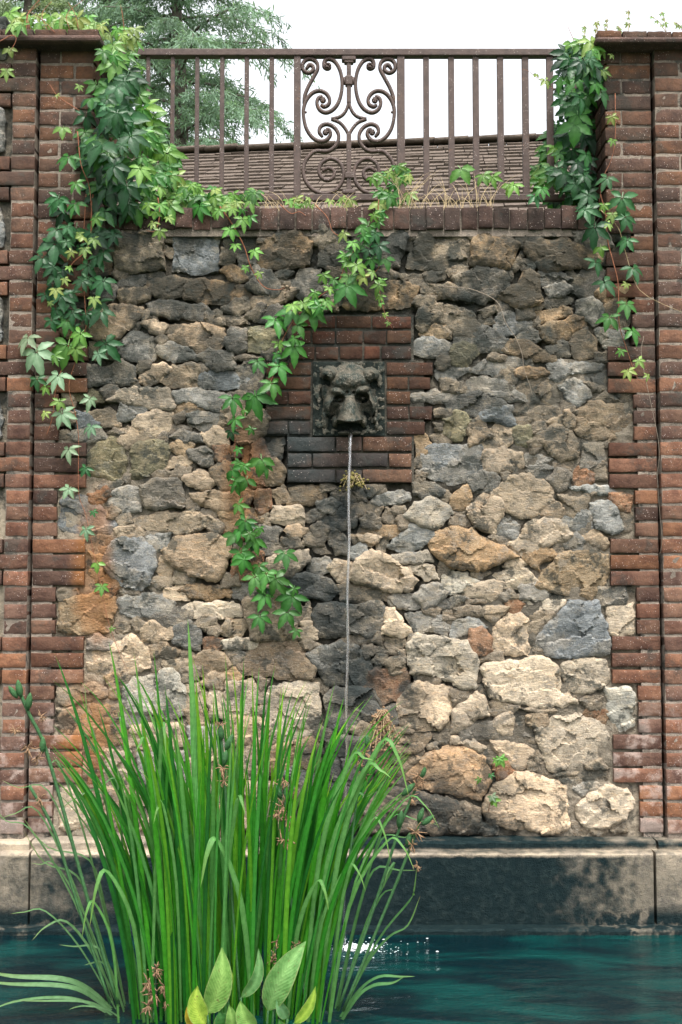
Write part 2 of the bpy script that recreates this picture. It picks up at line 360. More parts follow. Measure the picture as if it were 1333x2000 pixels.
# ------------------------------------------------------------------ traced stones
CROP = {'A':(0,400),'B':(440,400),'C':(883,400),'D':(0,800),'E':(440,800),'F':(883,800),'G':(0,1200),'H':(440,1200),'I':(883,1200)}
TR = {
'A': """t 690,150 760,190 880,150 940,180 945,300 955,370 880,385 780,390 680,380 670,270
b 1010,180 1080,140 1180,150 1270,190 1260,380 1150,405 1060,380 1000,385 1015,280
t 865,450 1000,415 1080,440 1060,520 950,540 870,520
o 1085,440 1180,425 1330,450 1440,470 1450,540 1330,565 1200,575 1080,545
d 870,570 1000,550 1200,590 1240,640 1150,680 1000,660 880,640
t 530,600 700,585 830,610 790,690 680,780 600,785 530,770 520,680
y 830,700 900,670 970,700 965,740 940,765 870,740
t 985,705 1180,690 1290,720 1320,790 1240,860 1150,860 1060,810 985,795
g 690,800 780,730 880,770 910,850 880,905 760,905 690,870
g 920,830 1000,800 1120,850 1160,900 1000,915 920,880
m 520,790 640,800 675,830 670,890 560,900 520,870
d 510,930 640,940 700,900 790,950 780,1020 700,1050 600,1045 520,1050
y 815,1000 880,940 950,920 1005,955 960,1000 880,1050 820,1040
t 935,1020 1000,930 1155,930 1135,1060 1000,1060
b 1150,1000 1200,950 1330,960 1440,980 1440,1060 1300,1070 1200,1065 1150,1040
y 640,1130 720,1070 840,1065 980,1070 1010,1160 960,1190 860,1180 750,1160
g 1000,1080 1150,1060 1320,1100 1340,1180 1220,1195 1130,1150 1030,1150
t 500,1200 640,1180 700,1230 690,1290 600,1290 540,1260
y 770,1240 900,1190 1000,1210 980,1300 940,1333 860,1333 780,1290
g 1085,1210 1180,1195 1270,1220 1290,1290 1200,1310 1110,1290
m 370,1070 480,1060 590,1090 600,1140 500,1150 400,1130
g 400,480 500,500 500,580 420,590
t 700,500 850,470 870,550 780,575 700,560
d 700,420 840,410 850,470 760,490 700,470
o 1280,380 1333,350 1440,420 1420,450 1330,440
y 1000,1230 1060,1200 1080,1230 1030,1270
t 380,330 480,300 640,320 650,400 520,430 400,420
d 500,420 640,440 680,480 660,560 520,570""",
'B': """o 190,200 330,165 440,170 505,225 490,340 400,375 250,380 180,340
d 550,220 660,190 720,220 700,360 620,375 545,350
d 740,190 1020,150 1050,200 1010,365 900,380 740,370
t 1110,180 1280,130 1380,150 1412,230 1390,380 1300,405 1150,385 1055,360
o 690,590 720,470 900,450 1010,440 1110,480 1090,570 1020,605 950,605 850,615 720,610
t 150,590 180,530 350,480 420,500 350,570 300,580 240,615 170,610
t 1150,460 1280,460 1333,480 1333,545 1200,545 1140,530
t 1105,660 1150,590 1255,580 1255,690 1210,700 1150,740 1100,710
t 1265,590 1350,590 1440,640 1480,720 1440,780 1333,760 1270,690
m 130,720 200,700 330,720 345,820 260,850 140,850
y 0,590 90,585 120,620 70,640 0,620
g 1080,1100 1200,1080 1333,1090 1333,1150 1200,1145 1100,1140
t 1215,1180 1300,1175 1333,1200 1330,1230 1230,1230
m 1260,1250 1333,1230 1400,1260 1380,1330 1270,1333
r 20,1090 100,1070 130,1120 90,1170 30,1160
o 0,650 110,645 130,690 30,700 0,690
g 1100,790 1200,770 1300,800 1280,870 1150,890 1090,850
m 1300,820 1440,800 1460,860 1400,940 1310,930
d 210,390 300,420 400,440 380,470 250,450
d 20,720 120,730 130,840 40,860 0,800
t 0,880 120,870 200,890 220,905 100,905
g 1220,960 1333,930 1420,960 1333,1010 1230,1010
d 500,400 640,410 690,440 680,470 560,460
t 360,590 520,560 640,570 650,620 520,625 380,630
d 0,120 160,150 180,250 80,290 0,260
g 1000,400 1160,405 1130,430 1000,425""",
'C': """o 130,200 200,180 340,200 380,240 360,330 320,370 220,360 105,350
o 430,230 500,215 640,205 740,240 820,280 870,330 800,365 640,385 540,390 470,330 425,280
m 180,390 280,375 345,400 330,440 250,440
o 235,490 380,460 400,400 450,390 500,420 515,560 460,590 390,605 300,560 240,530
g 540,480 650,450 700,490 640,540 560,530
r 560,540 640,530 700,540 690,570 620,590 560,575
b 245,660 320,620 460,680 440,755 330,755 245,740
o 480,620 600,600 690,600 690,640 600,665 520,680
o 495,720 560,680 640,680 690,720 650,790 590,810 530,780
t 700,740 780,720 830,790 820,890 740,900 680,860
o 250,820 330,780 420,790 540,840 600,890 590,920 500,915 420,900 350,870 280,860
o 365,960 420,940 520,945 560,980 500,1005 390,1005
g 720,560 800,540 880,600 870,680 800,700 720,650
g 100,960 200,890 270,920 330,950 250,990 150,980
g 60,1090 100,1010 230,1000 340,1030 390,1090 430,1140 330,1145 220,1110 120,1100
g 620,1050 700,1010 780,1060 800,1120 720,1160 660,1130
b 150,1220 200,1190 345,1165 350,1285 240,1255 150,1260
t 430,1220 500,1170 600,1165 640,1220 620,1260 500,1260
t 720,1190 800,1150 900,1160 980,1150 1030,1210 1040,1330 980,1360 900,1345 800,1365 720,1330
g 830,1130 880,1090 920,1110 980,1130 900,1150 840,1150
t 760,1040 820,1030 870,1070 850,1090 790,1080
y 60,540 120,530 190,545 100,570
y 150,620 240,590 260,625 190,650
y 380,310 400,250 415,290 395,310
g 330,370 385,300 400,330 370,390
o 690,430 740,410 760,440 700,450
g 640,930 760,910 870,930 850,960 700,980
d 200,150 330,140 420,180 330,190
d 500,170 640,150 700,190 600,200
g 0,360 90,360 100,430 0,440""",
'D': """m 505,280 560,210 640,165 720,200 730,300 700,420 600,405 495,370 505,320
m 760,380 770,220 880,170 970,210 985,260 940,350 860,385 770,415
d 980,170 1060,120 1160,140 1170,190 1080,195
y 950,350 985,290 1080,250 1100,300 1050,340
d 1090,250 1200,225 1230,260 1225,330 1170,330 1100,290
r 1235,215 1320,205 1333,300 1290,330 1240,290
y 1065,400 1150,340 1240,390 1265,415 1200,455 1130,460 1080,440
g 640,490 720,450 800,450 820,510 800,590 740,600 690,585 635,550
d 815,450 900,410 1030,395 1060,470 1070,560 950,575 860,570 825,520
t 1110,490 1200,475 1333,480 1410,520 1410,590 1333,590 1200,565 1120,530
b 365,530 440,495 540,515 600,560 620,620 700,670 680,705 600,730 480,725 390,710 350,690 360,600
t 750,680 800,620 950,590 1150,590 1250,650 1200,690 1060,715 900,705 800,690
t 500,790 510,740 560,745 590,770 540,795
b 620,840 650,770 720,750 830,740 890,820 910,900 860,1020 830,1040 700,1005 640,960 615,880
t 950,810 1020,740 1180,720 1330,730 1340,850 1290,950 1250,990 1150,970 1030,920 960,870
y 860,1010 900,970 980,965 1010,990 990,1035 920,1030
o 1040,1040 1100,1015 1240,1020 1330,1040 1333,1080 1280,1090 1220,1105 1120,1085
g 710,1180 690,1110 740,1070 860,1065 960,1080 1005,1110 990,1170 900,1195 760,1200
y 1060,1150 1080,1120 1200,1110 1333,1120 1400,1150 1390,1200 1250,1210 1130,1200 1060,1185
o 330,1200 360,1110 420,1080 540,1075 660,1080 680,1150 650,1220 630,1290 500,1290 400,1300 335,1270
y 665,1260 700,1200 760,1250 750,1285 680,1310
t 820,1260 880,1230 1000,1260 1010,1320 920,1345 830,1340
d 1010,1260 1100,1220 1160,1260 1170,1333 1150,1390 1060,1370 1010,1350
y 1200,1250 1260,1245 1290,1290 1250,1320 1210,1300
t 470,450 540,440 590,465 560,500 480,490
y 630,130 680,110 730,140 690,155
o 500,900 510,830 600,850 610,960 560,1000 500,960
b 440,20 500,20 580,80 530,120 460,130""",
'E': """o 380,460 480,440 570,460 580,540 480,560 370,555
y 260,640 275,570 400,555 450,575 455,670 380,675 300,665
y 460,610 540,570 580,590 570,625 500,650 465,640
r 200,620 255,600 265,670 220,690
g 495,690 550,650 600,690 590,745 520,750
d 605,600 680,560 760,590 750,680 680,700 610,680
y 770,640 840,600 900,630 890,690 800,690
y 920,640 935,570 985,600 990,655
p 1040,610 1100,540 1200,510 1300,560 1320,600 1270,650 1200,695 1100,660
g 950,790 1000,730 1060,670 1180,690 1210,740 1130,800 1060,825 970,810
b 1130,370 1150,240 1190,205 1330,200 1480,215 1490,330 1450,410 1333,430 1200,400
g 850,540 870,490 960,470 1060,475 1065,520 1010,550 900,555
o 1180,800 1230,705 1320,680 1420,690 1500,750 1620,790 1690,850 1600,890 1480,930 1380,935 1333,920 1240,860
y 720,980 760,870 850,820 910,820 960,870 1050,920 1110,990 1060,1050 950,1050 880,1030 780,1010
g 920,850 1040,830 1150,815 1190,880 1080,895 970,880
y 1020,905 1110,900 1200,900 1240,980 1160,990 1100,950
g 940,1100 990,1060 1080,1075 1150,1150 1080,1160 970,1140
g 1085,1080 1140,1020 1230,1005 1295,1060 1230,1110 1160,1150
d 360,980 420,950 540,960 620,1000 660,1050 600,1090 480,1090 380,1060
y 240,920 250,860 350,820 480,815 485,880 430,930 380,980 300,960
g 495,870 580,850 625,890 620,920 560,950 490,930
d 510,1260 500,1180 540,1120 640,1110 720,1130 900,1110 920,1170 905,1290 800,1310 720,1290 640,1320 540,1310
y 925,1150 990,1160 1060,1260 1070,1290 1000,1320 912,1290
y 420,1190 480,1120 505,1130 495,1270 440,1230
g 1040,1190 1130,1170 1280,1200 1300,1260 1270,1300 1100,1280
y 720,720 850,720 900,740 850,790 760,780
d 600,770 690,720 710,830 640,840
t 490,780 560,770 600,830 530,830
y 340,740 420,720 440,790 400,800 340,780
r 100,200 220,170 260,290 200,330 110,320
r 110,340 200,335 230,440 160,460 110,420
r 180,470 260,470 270,560 200,600 170,540
o 610,470 660,450 690,490 650,535 615,510
m 745,490 800,460 830,500 820,540 770,530
d 1090,430 1180,420 1270,470 1240,510 1110,500
p 1255,950 1310,935 1400,940 1460,1000 1370,1045 1300,1065 1260,1010
d 1230,1120 1340,1075 1400,1100 1330,1160 1230,1150
r 50,850 150,780 215,840 205,930 120,990 40,970
d 50,1010 150,1000 200,1080 120,1110 40,1080
r 0,700 100,690 180,720 120,760 20,770""",
'F': """y 220,120 260,85 340,110 350,200 310,215 240,190
t 485,180 500,130 560,105 600,95 680,130 730,215 710,270 630,300 580,260 530,220
m 355,110 450,95 475,140 440,210 370,210
m 0,20 70,20 110,60 80,150 60,175 0,175
y 175,300 190,240 300,220 400,260 410,340 330,360 240,370 180,365
g 415,270 470,240 575,295 500,350 440,355
t 225,500 260,450 340,390 440,375 560,440 585,540 480,610 390,630 310,590 230,560
d 550,410 600,340 680,370 670,430 610,480
t 620,500 720,510 830,480 770,570 700,640 650,600
g 800,540 900,520 960,560 975,690 920,725 840,690
g 980,600 1040,600 1060,690 1000,700
y 395,750 430,660 520,625 620,640 680,720 640,770 540,790 450,780
o 480,1020 540,930 640,830 740,820 890,840 920,930 880,1010 840,1050 800,1090 700,1070 580,1060
y 215,1020 250,950 340,920 430,930 490,990 450,1030 300,1035
g 800,330 880,290 890,400 820,405
y 800,210 900,185 890,225 820,240
o 420,820 560,800 600,850 500,900 520,930 430,900
y 120,960 150,930 225,950 160,990
y 400,1130 440,1100 600,1095 650,1110 600,1160 480,1180
y 900,1140 1040,1120 1060,1180 1045,1290 960,1310 885,1280
t 190,1150 280,1130 320,1150 250,1240 190,1200
y 230,1070 330,1045 390,1085 300,1115
t 80,1090 200,1095 220,1115 100,1130
o 445,1190 530,1170 530,1240 480,1300 445,1290
g 0,1230 100,1195 200,1250 120,1300 0,1310
o 0,500 100,430 110,560 60,580 0,570
t 740,740 830,700 900,770 890,810 800,790
g 690,450 800,430 900,450 960,490 880,490 760,480
g 220,640 330,620 390,680 370,760 300,740 230,700
o 0,590 60,585 90,600 30,620""",
'G': """y 460,270 490,220 640,180 760,125 860,200 870,310 790,340 690,350 610,370 520,330
p 720,430 770,370 860,360 990,310 1060,370 1075,470 1070,590 950,600 870,560 760,570 720,500
t 1120,250 1200,205 1300,220 1333,300 1240,340 1180,370 1130,310
t 310,460 340,420 480,400 600,410 640,460 560,500 470,510 400,540 310,510
y 305,590 340,545 440,540 450,620 400,690 350,660
t 950,230 1080,205 1080,235 970,245
o 460,560 540,520 700,520 690,620 560,640 470,610
o 430,700 600,650 750,650 700,760 580,770 440,760
r 470,790 560,775 600,900 540,970 450,960
y 770,640 900,620 1060,640 1060,760 900,790 760,760
y 300,1000 460,990 550,1040 530,1200 400,1250 300,1230
t 570,1000 760,980 790,1240 570,1240
g 800,800 1060,790 1080,990 840,1000
y 820,1020 1100,1010 1100,1240 820,1245
t 950,270 1060,250 1110,290 1060,330 960,320
y 1085,400 1150,390 1200,460 1180,540 1090,560
y 1210,440 1300,420 1300,600 1220,600
g 1100,650 1290,640 1300,800 1110,800
t 1100,830 1300,830 1300,1000 1110,990
y 620,790 760,790 770,950 630,950""",
'H': """y 0,150 80,130 190,160 180,190 60,205 0,200
n 80,290 150,190 280,140 390,130 460,220 520,310 500,370 380,375 230,365 100,340
d 475,230 560,180 680,165 760,180 830,250 850,330 830,400 720,410 600,395 560,370
y 430,160 480,120 550,170 500,205 460,210
y 260,420 420,385 540,400 550,520 540,600 480,720 400,735 290,710 220,650 250,520
y 180,370 250,370 240,410 200,440
d 580,480 640,420 760,415 850,440 880,520 910,600 820,640 700,685 600,690 590,570
o 200,760 300,745 410,755 410,850 340,930 240,920 190,850
y 855,190 920,170 1000,190 980,225 880,230
y 925,290 950,255 1040,250 1045,340 960,345
p 1055,170 1110,125 1230,120 1333,140 1400,160 1460,240 1450,330 1440,420 1360,420 1300,390 1200,345 1080,350 1060,260
y 1000,520 1040,440 1120,395 1310,425 1315,560 1250,660 1130,665 1010,640
t 940,645 1010,655 1180,690 1150,760 1080,800 990,805 940,740
O 1035,960 1100,870 1180,790 1312,760 1412,775 1500,830 1550,930 1525,1000 1465,1070 1370,1045 1250,1030 1130,1000
t 975,870 1090,815 1130,830 1080,880 1000,985 970,960
n 780,1060 980,995 1200,1045 1380,1090 1470,1120 1475,1230 1440,1280 1100,1275 800,1260
d 590,730 700,705 830,710 850,850 780,1000 640,980 580,880
d 420,960 620,960 750,1020 750,1250 450,1250
g 855,440 890,480 920,560 885,520
y 1170,750 1230,740 1230,775 1180,775
t 490,390 540,365 600,420 570,450 520,430
y 870,280 910,295 910,330 870,310
t 80,760 185,745 180,900 90,960
y 10,390 150,385 190,460 150,600 60,640 10,640
y 10,980 200,960 400,980 400,1240 20,1240
d 640,170 700,120 850,130 840,170 760,175
t 1190,700 1310,690 1330,740 1240,745""",
'I': """y 245,80 330,-10 410,0 440,60 465,220 380,240 270,230 230,200
b 490,150 530,90 660,-50 680,-80 830,-70 870,30 915,160 900,230 780,240 640,250 550,240
y 175,310 200,290 420,260 500,245 610,290 620,400 720,510 640,530 500,535 400,520 300,490 230,480 200,420
y 640,290 740,255 880,260 910,370 900,400 780,450 700,440 650,400
y 740,500 820,460 870,480 850,545 790,550
p 885,440 1010,420 1075,460 1055,640 960,670 920,600 890,540
y 260,590 330,560 365,600 355,680 300,700 240,660
y 490,650 580,600 700,580 860,620 900,700 870,830 790,870 620,900 570,905 530,840 500,750
y 215,730 330,735 440,760 470,800 465,870 380,895 310,870 260,800
y 250,980 360,910 480,920 600,960 660,1000 665,1240 560,1265 380,1240 200,1210 190,1080
g 700,1000 780,965 850,980 830,1030 760,1050
y 730,1100 820,1020 900,980 1000,1010 1060,1080 1000,1160 880,1230 760,1220 720,1160
t 590,920 720,895 700,930 610,945
t 730,930 860,905 850,950 770,945
t 340,700 430,690 510,740 440,740
d 372,600 430,580 440,630 370,680
o 400,540 480,545 620,550 700,535 740,540 600,570 480,570
y 0,560 60,500 130,450 180,480 215,580 150,600 80,660 0,680
t 0,440 80,430 120,480 60,500 0,520
y 870,890 920,880 940,950 890,980
y 1010,1000 1065,1010 1060,1200 1015,1230 1015,1120
t 0,1255 100,1262 100,1268 0,1266
y 0,700 100,710 190,760 180,800 60,750 0,745""",
}
PAL = {'t':(0.300,0.232,0.160),'o':(0.300,0.205,0.118),'y':(0.500,0.400,0.290),'g':(0.270,0.255,0.225),'b':(0.190,0.198,0.198),
       'd':(0.150,0.138,0.118),'m':(0.235,0.205,0.120),'r':(0.235,0.125,0.070),'p':(0.420,0.380,0.310),'O':(0.450,0.310,0.190),'n':(0.260,0.205,0.150)}

# region of the rubble panel: between the toothed brick edges
def course_long(py):               # brick edges alternate, three courses out and three in
    return ((py - 1050.0) / 96.3) % 2.0 < 1.0
def edgeL(py): return 168 if course_long(py) else 112
def edgeR(py): return 1192 if course_long(py) else 1241
def in_panel(px, py):
    if not (447 < py < 1629): return False
    if not (edgeL(py)+4 < px < edgeR(py)-4): return False
    if 566 < px < 806 and 612 < py < 706: return False
    if 520 < px < 849 and 702 < py < 852: return False
    if 558 < px < 808 and 848 < py < 946: return False
    return True

def inside(poly, x, y):
    c = np.zeros(x.shape, bool); n = len(poly)
    for i in range(n):
        x1, y1 = poly[i]; x2, y2 = poly[(i+1) % n]
        if y1 == y2: continue
        k = ((y1 > y) != (y2 > y)) & (x < (x2-x1)*(y-y1)/(y2-y1)+x1); c ^= k
    return c
def edgedist(poly, x, y):
    d = np.full(x.shape, 1e9); n = len(poly)
    for i in range(n):
        x1, y1 = poly[i]; x2, y2 = poly[(i+1) % n]; dx, dy = x2-x1, y2-y1; L = dx*dx+dy*dy+1e-9
        t = np.clip(((x-x1)*dx+(y-y1)*dy)/L, 0, 1); d = np.minimum(d, np.hypot(x-x1-t*dx, y-y1-t*dy))
    return d
def fr(x, y, s, seed, octs=4):
    return mnoise.fractal(Vector((x/s+seed*7.13, y/s-seed*3.7, seed*1.9)), 0.9, 2.1, octs)

def roughen(poly, seed, seg=6.0, amp=1.9):
    q = []
    n = len(poly)
    for i in range(n):                              # cut the corners a little, then break the edges
        a = poly[i]; b = poly[(i+1) % n]
        L = math.hypot(b[0]-a[0], b[1]-a[1]); c = min(0.16, 2.6/max(L, 1))
        q.append((a[0]+(b[0]-a[0])*c, a[1]+(b[1]-a[1])*c)); q.append((b[0]+(a[0]-b[0])*c, b[1]+(a[1]-b[1])*c))
    out = []
    for i in range(len(q)):
        a = q[i]; b = q[(i+1) % len(q)]; L = math.hypot(b[0]-a[0], b[1]-a[1]); k = max(1, int(L/seg))
        for j in range(k):
            t = j/k; x = a[0]+(b[0]-a[0])*t; y = a[1]+(b[1]-a[1])*t
            out.append((x+amp*(2.6*fr(x, y, 24, seed)+1.3*fr(x, y, 8, seed+2, 2)), y+amp*(2.6*fr(x+300, y, 24, seed+5)+1.3*fr(x+300, y, 8, seed+7, 2))))
    return out

def stone_mesh(poly, seed, proud, step, Y0=0.0, rough_k=1.0, grow=2.9):
    """a cleft face of stone built over an outline (photograph pixels on the wall plane)"""
    r = random.Random(seed)
    cx = sum(p[0] for p in poly)/len(poly); cy = sum(p[1] for p in poly)/len(poly)
    ar = max(8.0, 0.5*math.sqrt(abs(sum(poly[i][0]*poly[(i+1) % len(poly)][1]-poly[(i+1) % len(poly)][0]*poly[i][1] for i in range(len(poly))))*0.5))
    gk = 1+grow/ar; poly = [(cx+(x-cx)*gk, cy+(y-cy)*gk) for x, y in poly]
    ol = roughen(poly, seed, max(3.6, step))
    a = np.array(ol); x0, y0 = a.min(0); x1, y1 = a.max(0)
    gx, gy = np.meshgrid(np.arange(x0+step*0.5, x1, step), np.arange(y0+step*0.5, y1, step*0.92))
    gx[1::2] += step*0.5
    gx = gx.ravel()+rng.uniform(-.3, .3, gx.size)*step; gy = gy.ravel()+rng.uniform(-.3, .3, gy.size)*step
    k = inside(ol, gx, gy); gx, gy = gx[k], gy[k]
    if len(gx):
        k = edgedist(ol, gx, gy) > step*0.45; gx, gy = gx[k], gy[k]
    pts = [Vector(p) for p in ol]+[Vector((x, y)) for x, y in zip(gx, gy)]; no = len(ol)
    vs, _, fs, _, _, _ = delaunay_2d_cdt(pts, [], [list(range(no))], 1, 1e-4)
    X = np.array([v.x for v in vs]); Yp = np.array([v.y for v in vs])
    d = edgedist(ol, X, Yp); d[d < 0.15] = 0
    size = min(x1-x0, y1-y0)
    tx, ty = r.uniform(-.10, .10), r.uniform(-.16, .03)       # the face leans, mostly showing its top
    ns = int(min(22, max(3, (x1-x0)*(y1-y0)/1300)))            # cleavage facets
    fc = [(r.uniform(x0, x1), r.uniform(y0, y1), r.gauss(0, .0034), r.uniform(-.22, .22), r.uniform(-.30, .16)) for _ in range(ns)]
    FX = np.array([f[0] for f in fc]); FY = np.array([f[1] for f in fc]); FO = np.array([f[2] for f in fc]); FA = np.array([f[3] for f in fc]); FB = np.array([f[4] for f in fc])
    hs_ = np.zeros(len(X)); edge_w = max(1.5, min(3.2, size*0.05))
    for i in range(len(X)):
        x, y = X[i], Yp[i]; u, v = (x-cx), (y-cy)
        f1 = fr(x, y, 60, seed); f2 = fr(x*0.75, y*1.5, 22, seed+3)
        wx, wy = x+5*fr(x, y, 16, seed+31, 3), y+5*fr(x, y, 16, seed+37, 3)
        dd = ((FX-wx)*0.72)**2+((FY-wy)*1.15)**2; k0 = int(np.argmin(dd))
        fac = FO[k0]+MM*(FA[k0]*(wx-FX[k0])+FB[k0]*(wy-FY[k0]))*0.8
        h = proud+MM*(tx*u+ty*v)*0.6+rough_k*0.85*(fac+0.0028*f1+0.0014*f2+0.0008*mnoise.noise(Vector((x*0.30, y*0.45, seed))))
        e = 1-0.34*math.exp(-d[i]/edge_w)
        chip = 0.014*max(0.0, fr(x, y, 16, seed+51, 2))*math.exp(-d[i]/7.0)
        hs_[i] = max(0.006, h-chip)*e
    verts = []
    for i in range(len(X)):
        p = P(X[i], Yp[i], Y0); verts.append((p.x, Y0-hs_[i], p.z))
    faces = [tuple(f)[::-1] for f in fs]
    # normals must face the camera
    p0, p1, p2 = (Vector(verts[i]) for i in faces[0][:3])
    if (p1-p0).cross(p2-p0).y > 0: faces = [f[::-1] for f in faces]
    # skirt running back into the wall
    b = np.where(d <= 0.0)[0]; nb = no
    base = len(verts)
    for i in range(nb):
        x, y, z = verts[i]; verts.append((x, y, z))
    for i in range(nb):
        x, y, z = verts[i]; verts.append((x, y+0.09, z))
    for i in range(nb):
        j = (i+1) % nb; faces.append((base+i, base+j, base+nb+j, base+nb+i))
    me = bpy.data.meshes.new('stone'); me.from_pydata(verts, [], faces); me.validate()
    me.materials.append(M['stone'])
    me.update(); return me

wall = empty('garden_wall', (0, 0.2, 0), 'rubble stone retaining wall with brick coping above the pool', 'wall')
GX0, GY0, GS = 100, 440, 3
gw, gh = (1250-GX0)//GS+1, (1640-GY0)//GS+1
ggx, ggy = np.meshgrid(GX0+GS*np.arange(gw), GY0+GS*np.arange(gh))
occ = np.array([[not in_panel(x, y) for x in GX0+GS*np.arange(gw)] for y in GY0+GS*np.arange(gh)])
SC = 450/1333.0
stones = []
def paint(poly, grow=0.0):
    a = np.array(poly); x0, y0 = a.min(0)-4; x1, y1 = a.max(0)+4
    i0, i1 = max(0, int((x0-GX0)/GS)), min(gw, int((x1-GX0)/GS)+2); j0, j1 = max(0, int((y0-GY0)/GS)), min(gh, int((y1-GY0)/GS)+2)
    sx, sy = ggx[j0:j1, i0:i1], ggy[j0:j1, i0:i1]
    k = inside(poly, sx, sy)
    if grow: k |= edgedist(poly, sx, sy) < grow
    occ[j0:j1, i0:i1] |= k
def clampx(x, y):
    return min(max(x, edgeL(y)+5), edgeR(y)-5)
for k, txt in TR.items():
    ox, oy = CROP[k]
    for ln in txt.splitlines():
        c, *pp = ln.split()
        poly = [tuple(float(q) for q in p.split(',')) for p in pp]
        poly = [(ox+x*SC, oy+y*SC) for x, y in poly]
        poly = [(clampx(x, min(y, 1626)), min(y, 1626)) for x, y in poly]
        stones.append((c, poly))
for c, p in stones: paint(p, 1.5)
# small packing stones where the tracing left room
def dist_field(o, n=16):
    d = np.zeros(o.shape); cur = ~o
    for i in range(n):
        d += cur; s = cur.copy()
        s[1:] &= cur[:-1]; s[:-1] &= cur[1:]; s[:, 1:] &= cur[:, :-1]; s[:, :-1] &= cur[:, 1:]
        s[0] = s[-1] = False; s[:, 0] = s[:, -1] = False; cur = s
        if not cur.any(): break
    return d
nfill = 0
while nfill < 260:
    d = dist_field(occ); j, i = np.unravel_index(np.argmax(d+rng.random(d.shape)*0.5), d.shape)
    if d[j, i] < 2: break
    rad = d[j, i]*GS; l = i
    while l > 0 and not occ[j, l-1] and (i-l)*GS < rad*2.2: l -= 1
    rr = i
    while rr < gw-1 and not occ[j, rr+1] and (rr-i)*GS < rad*2.2: rr += 1
    xa, xb = GX0+l*GS-1, GX0+rr*GS+1; cy = GY0+j*GS; cx = (xa+xb)/2; n = random.choice((4, 4, 5, 5, 6)); ph = random.uniform(.4, 1.2); poly = []
    for t in range(n):
        an = ph+2*math.pi*(t+random.uniform(-.25, .25))/n
        poly.append((cx+(xb-xa)/2*1.15*math.cos(an)*random.uniform(.9, 1.15), cy+rad*1.2*math.sin(an)*random.uniform(.85, 1.2)))
    up = cy < 800
    c = random.choice('dgdgtod' if up else 'ttyogtdr'); stones.append((c, poly)); paint(poly, 3.0); nfill += 1
stones.sort(key=lambda q: -np.prod(np.ptp(np.array(q[1]), 0)))
tail = MB()
for si, (c, poly) in enumerate(stones):
    a = np.array(poly); w_, h_ = np.ptp(a, 0); size = min(w_, h_)
    r = random.Random(si*31+5)
    proud = (0.012+0.00018*size)*r.uniform(0.5, 1.65)
    me = stone_mesh(poly, si+11, proud, 3.4 if size > 26 else 3.8, 0.0, min(1.2, 0.35+size/75))
    if si >= 298:                                    # the smallest packing stones are one part
        n = len(tail.v); tail.v += [tuple(v.co) for v in me.vertices]; tail.f += [tuple(q+n for q in p.vertices) for p in me.polygons]; continue
    o = bpy.data.objects.new('stone', me); link(o); setparent(o, wall)
    k = r.uniform(0.74, 1.22); b = PAL[c]; wsh = r.uniform(-.06, .06)
    o.color = (b[0]*k*(1+wsh), b[1]*k, b[2]*k*(1-wsh), 1)
if tail.v:
    o = tail.build('packing_stones', M['stone'], wall, False); o['kind'] = 'stuff'; o.color = (0.19, 0.155, 0.115, 1)
# mortar bed behind the stones: nearly flush low on the right, deep and dark elsewhere
mv, mf = [], []
mx0, mx1, my0, my1, ms = 96, 1256, 436, 1640, 4
nx, ny = (mx1-mx0)//ms+1, (my1-my0)//ms+1
for j in range(ny):
    for i in range(nx):
        px, py = mx0+i*ms, my0+j*ms
        p = P(px, py); flush = 0.5+0.5*math.tanh((px-900)/160) if py > 700 else 0.15
        flush = max(flush, 0.5+0.5*math.tanh((330-px)/90) if py > 850 else 0.1, 0.42 if py > 1400 else 0)
        f = fr(px, py, 46, 3, 5); g = fr(px, py, 11, 8, 3)
        h = -0.015+0.025*flush+0.010*f+0.007*g-0.070*max(0, fr(px, py, 46, 21, 3)-0.10)*(1.25-flush)
        mv.append((p.x, -h, p.z))
for j in range(ny-1):
    for i in range(nx-1):
        a = j*nx+i; mf.append((a, a+nx, a+nx+1, a+1))
setparent(meshobj('mortar', mv, mf, M['mortar']), wall)
zb = P(0, 1700).z
core = MB(); core.box((P(90, 900).x, 0.06, -0.9), (P(1262, 900).x, 0.42, ZT-0.06)); core.build('core', M['joint_dark'], wall)

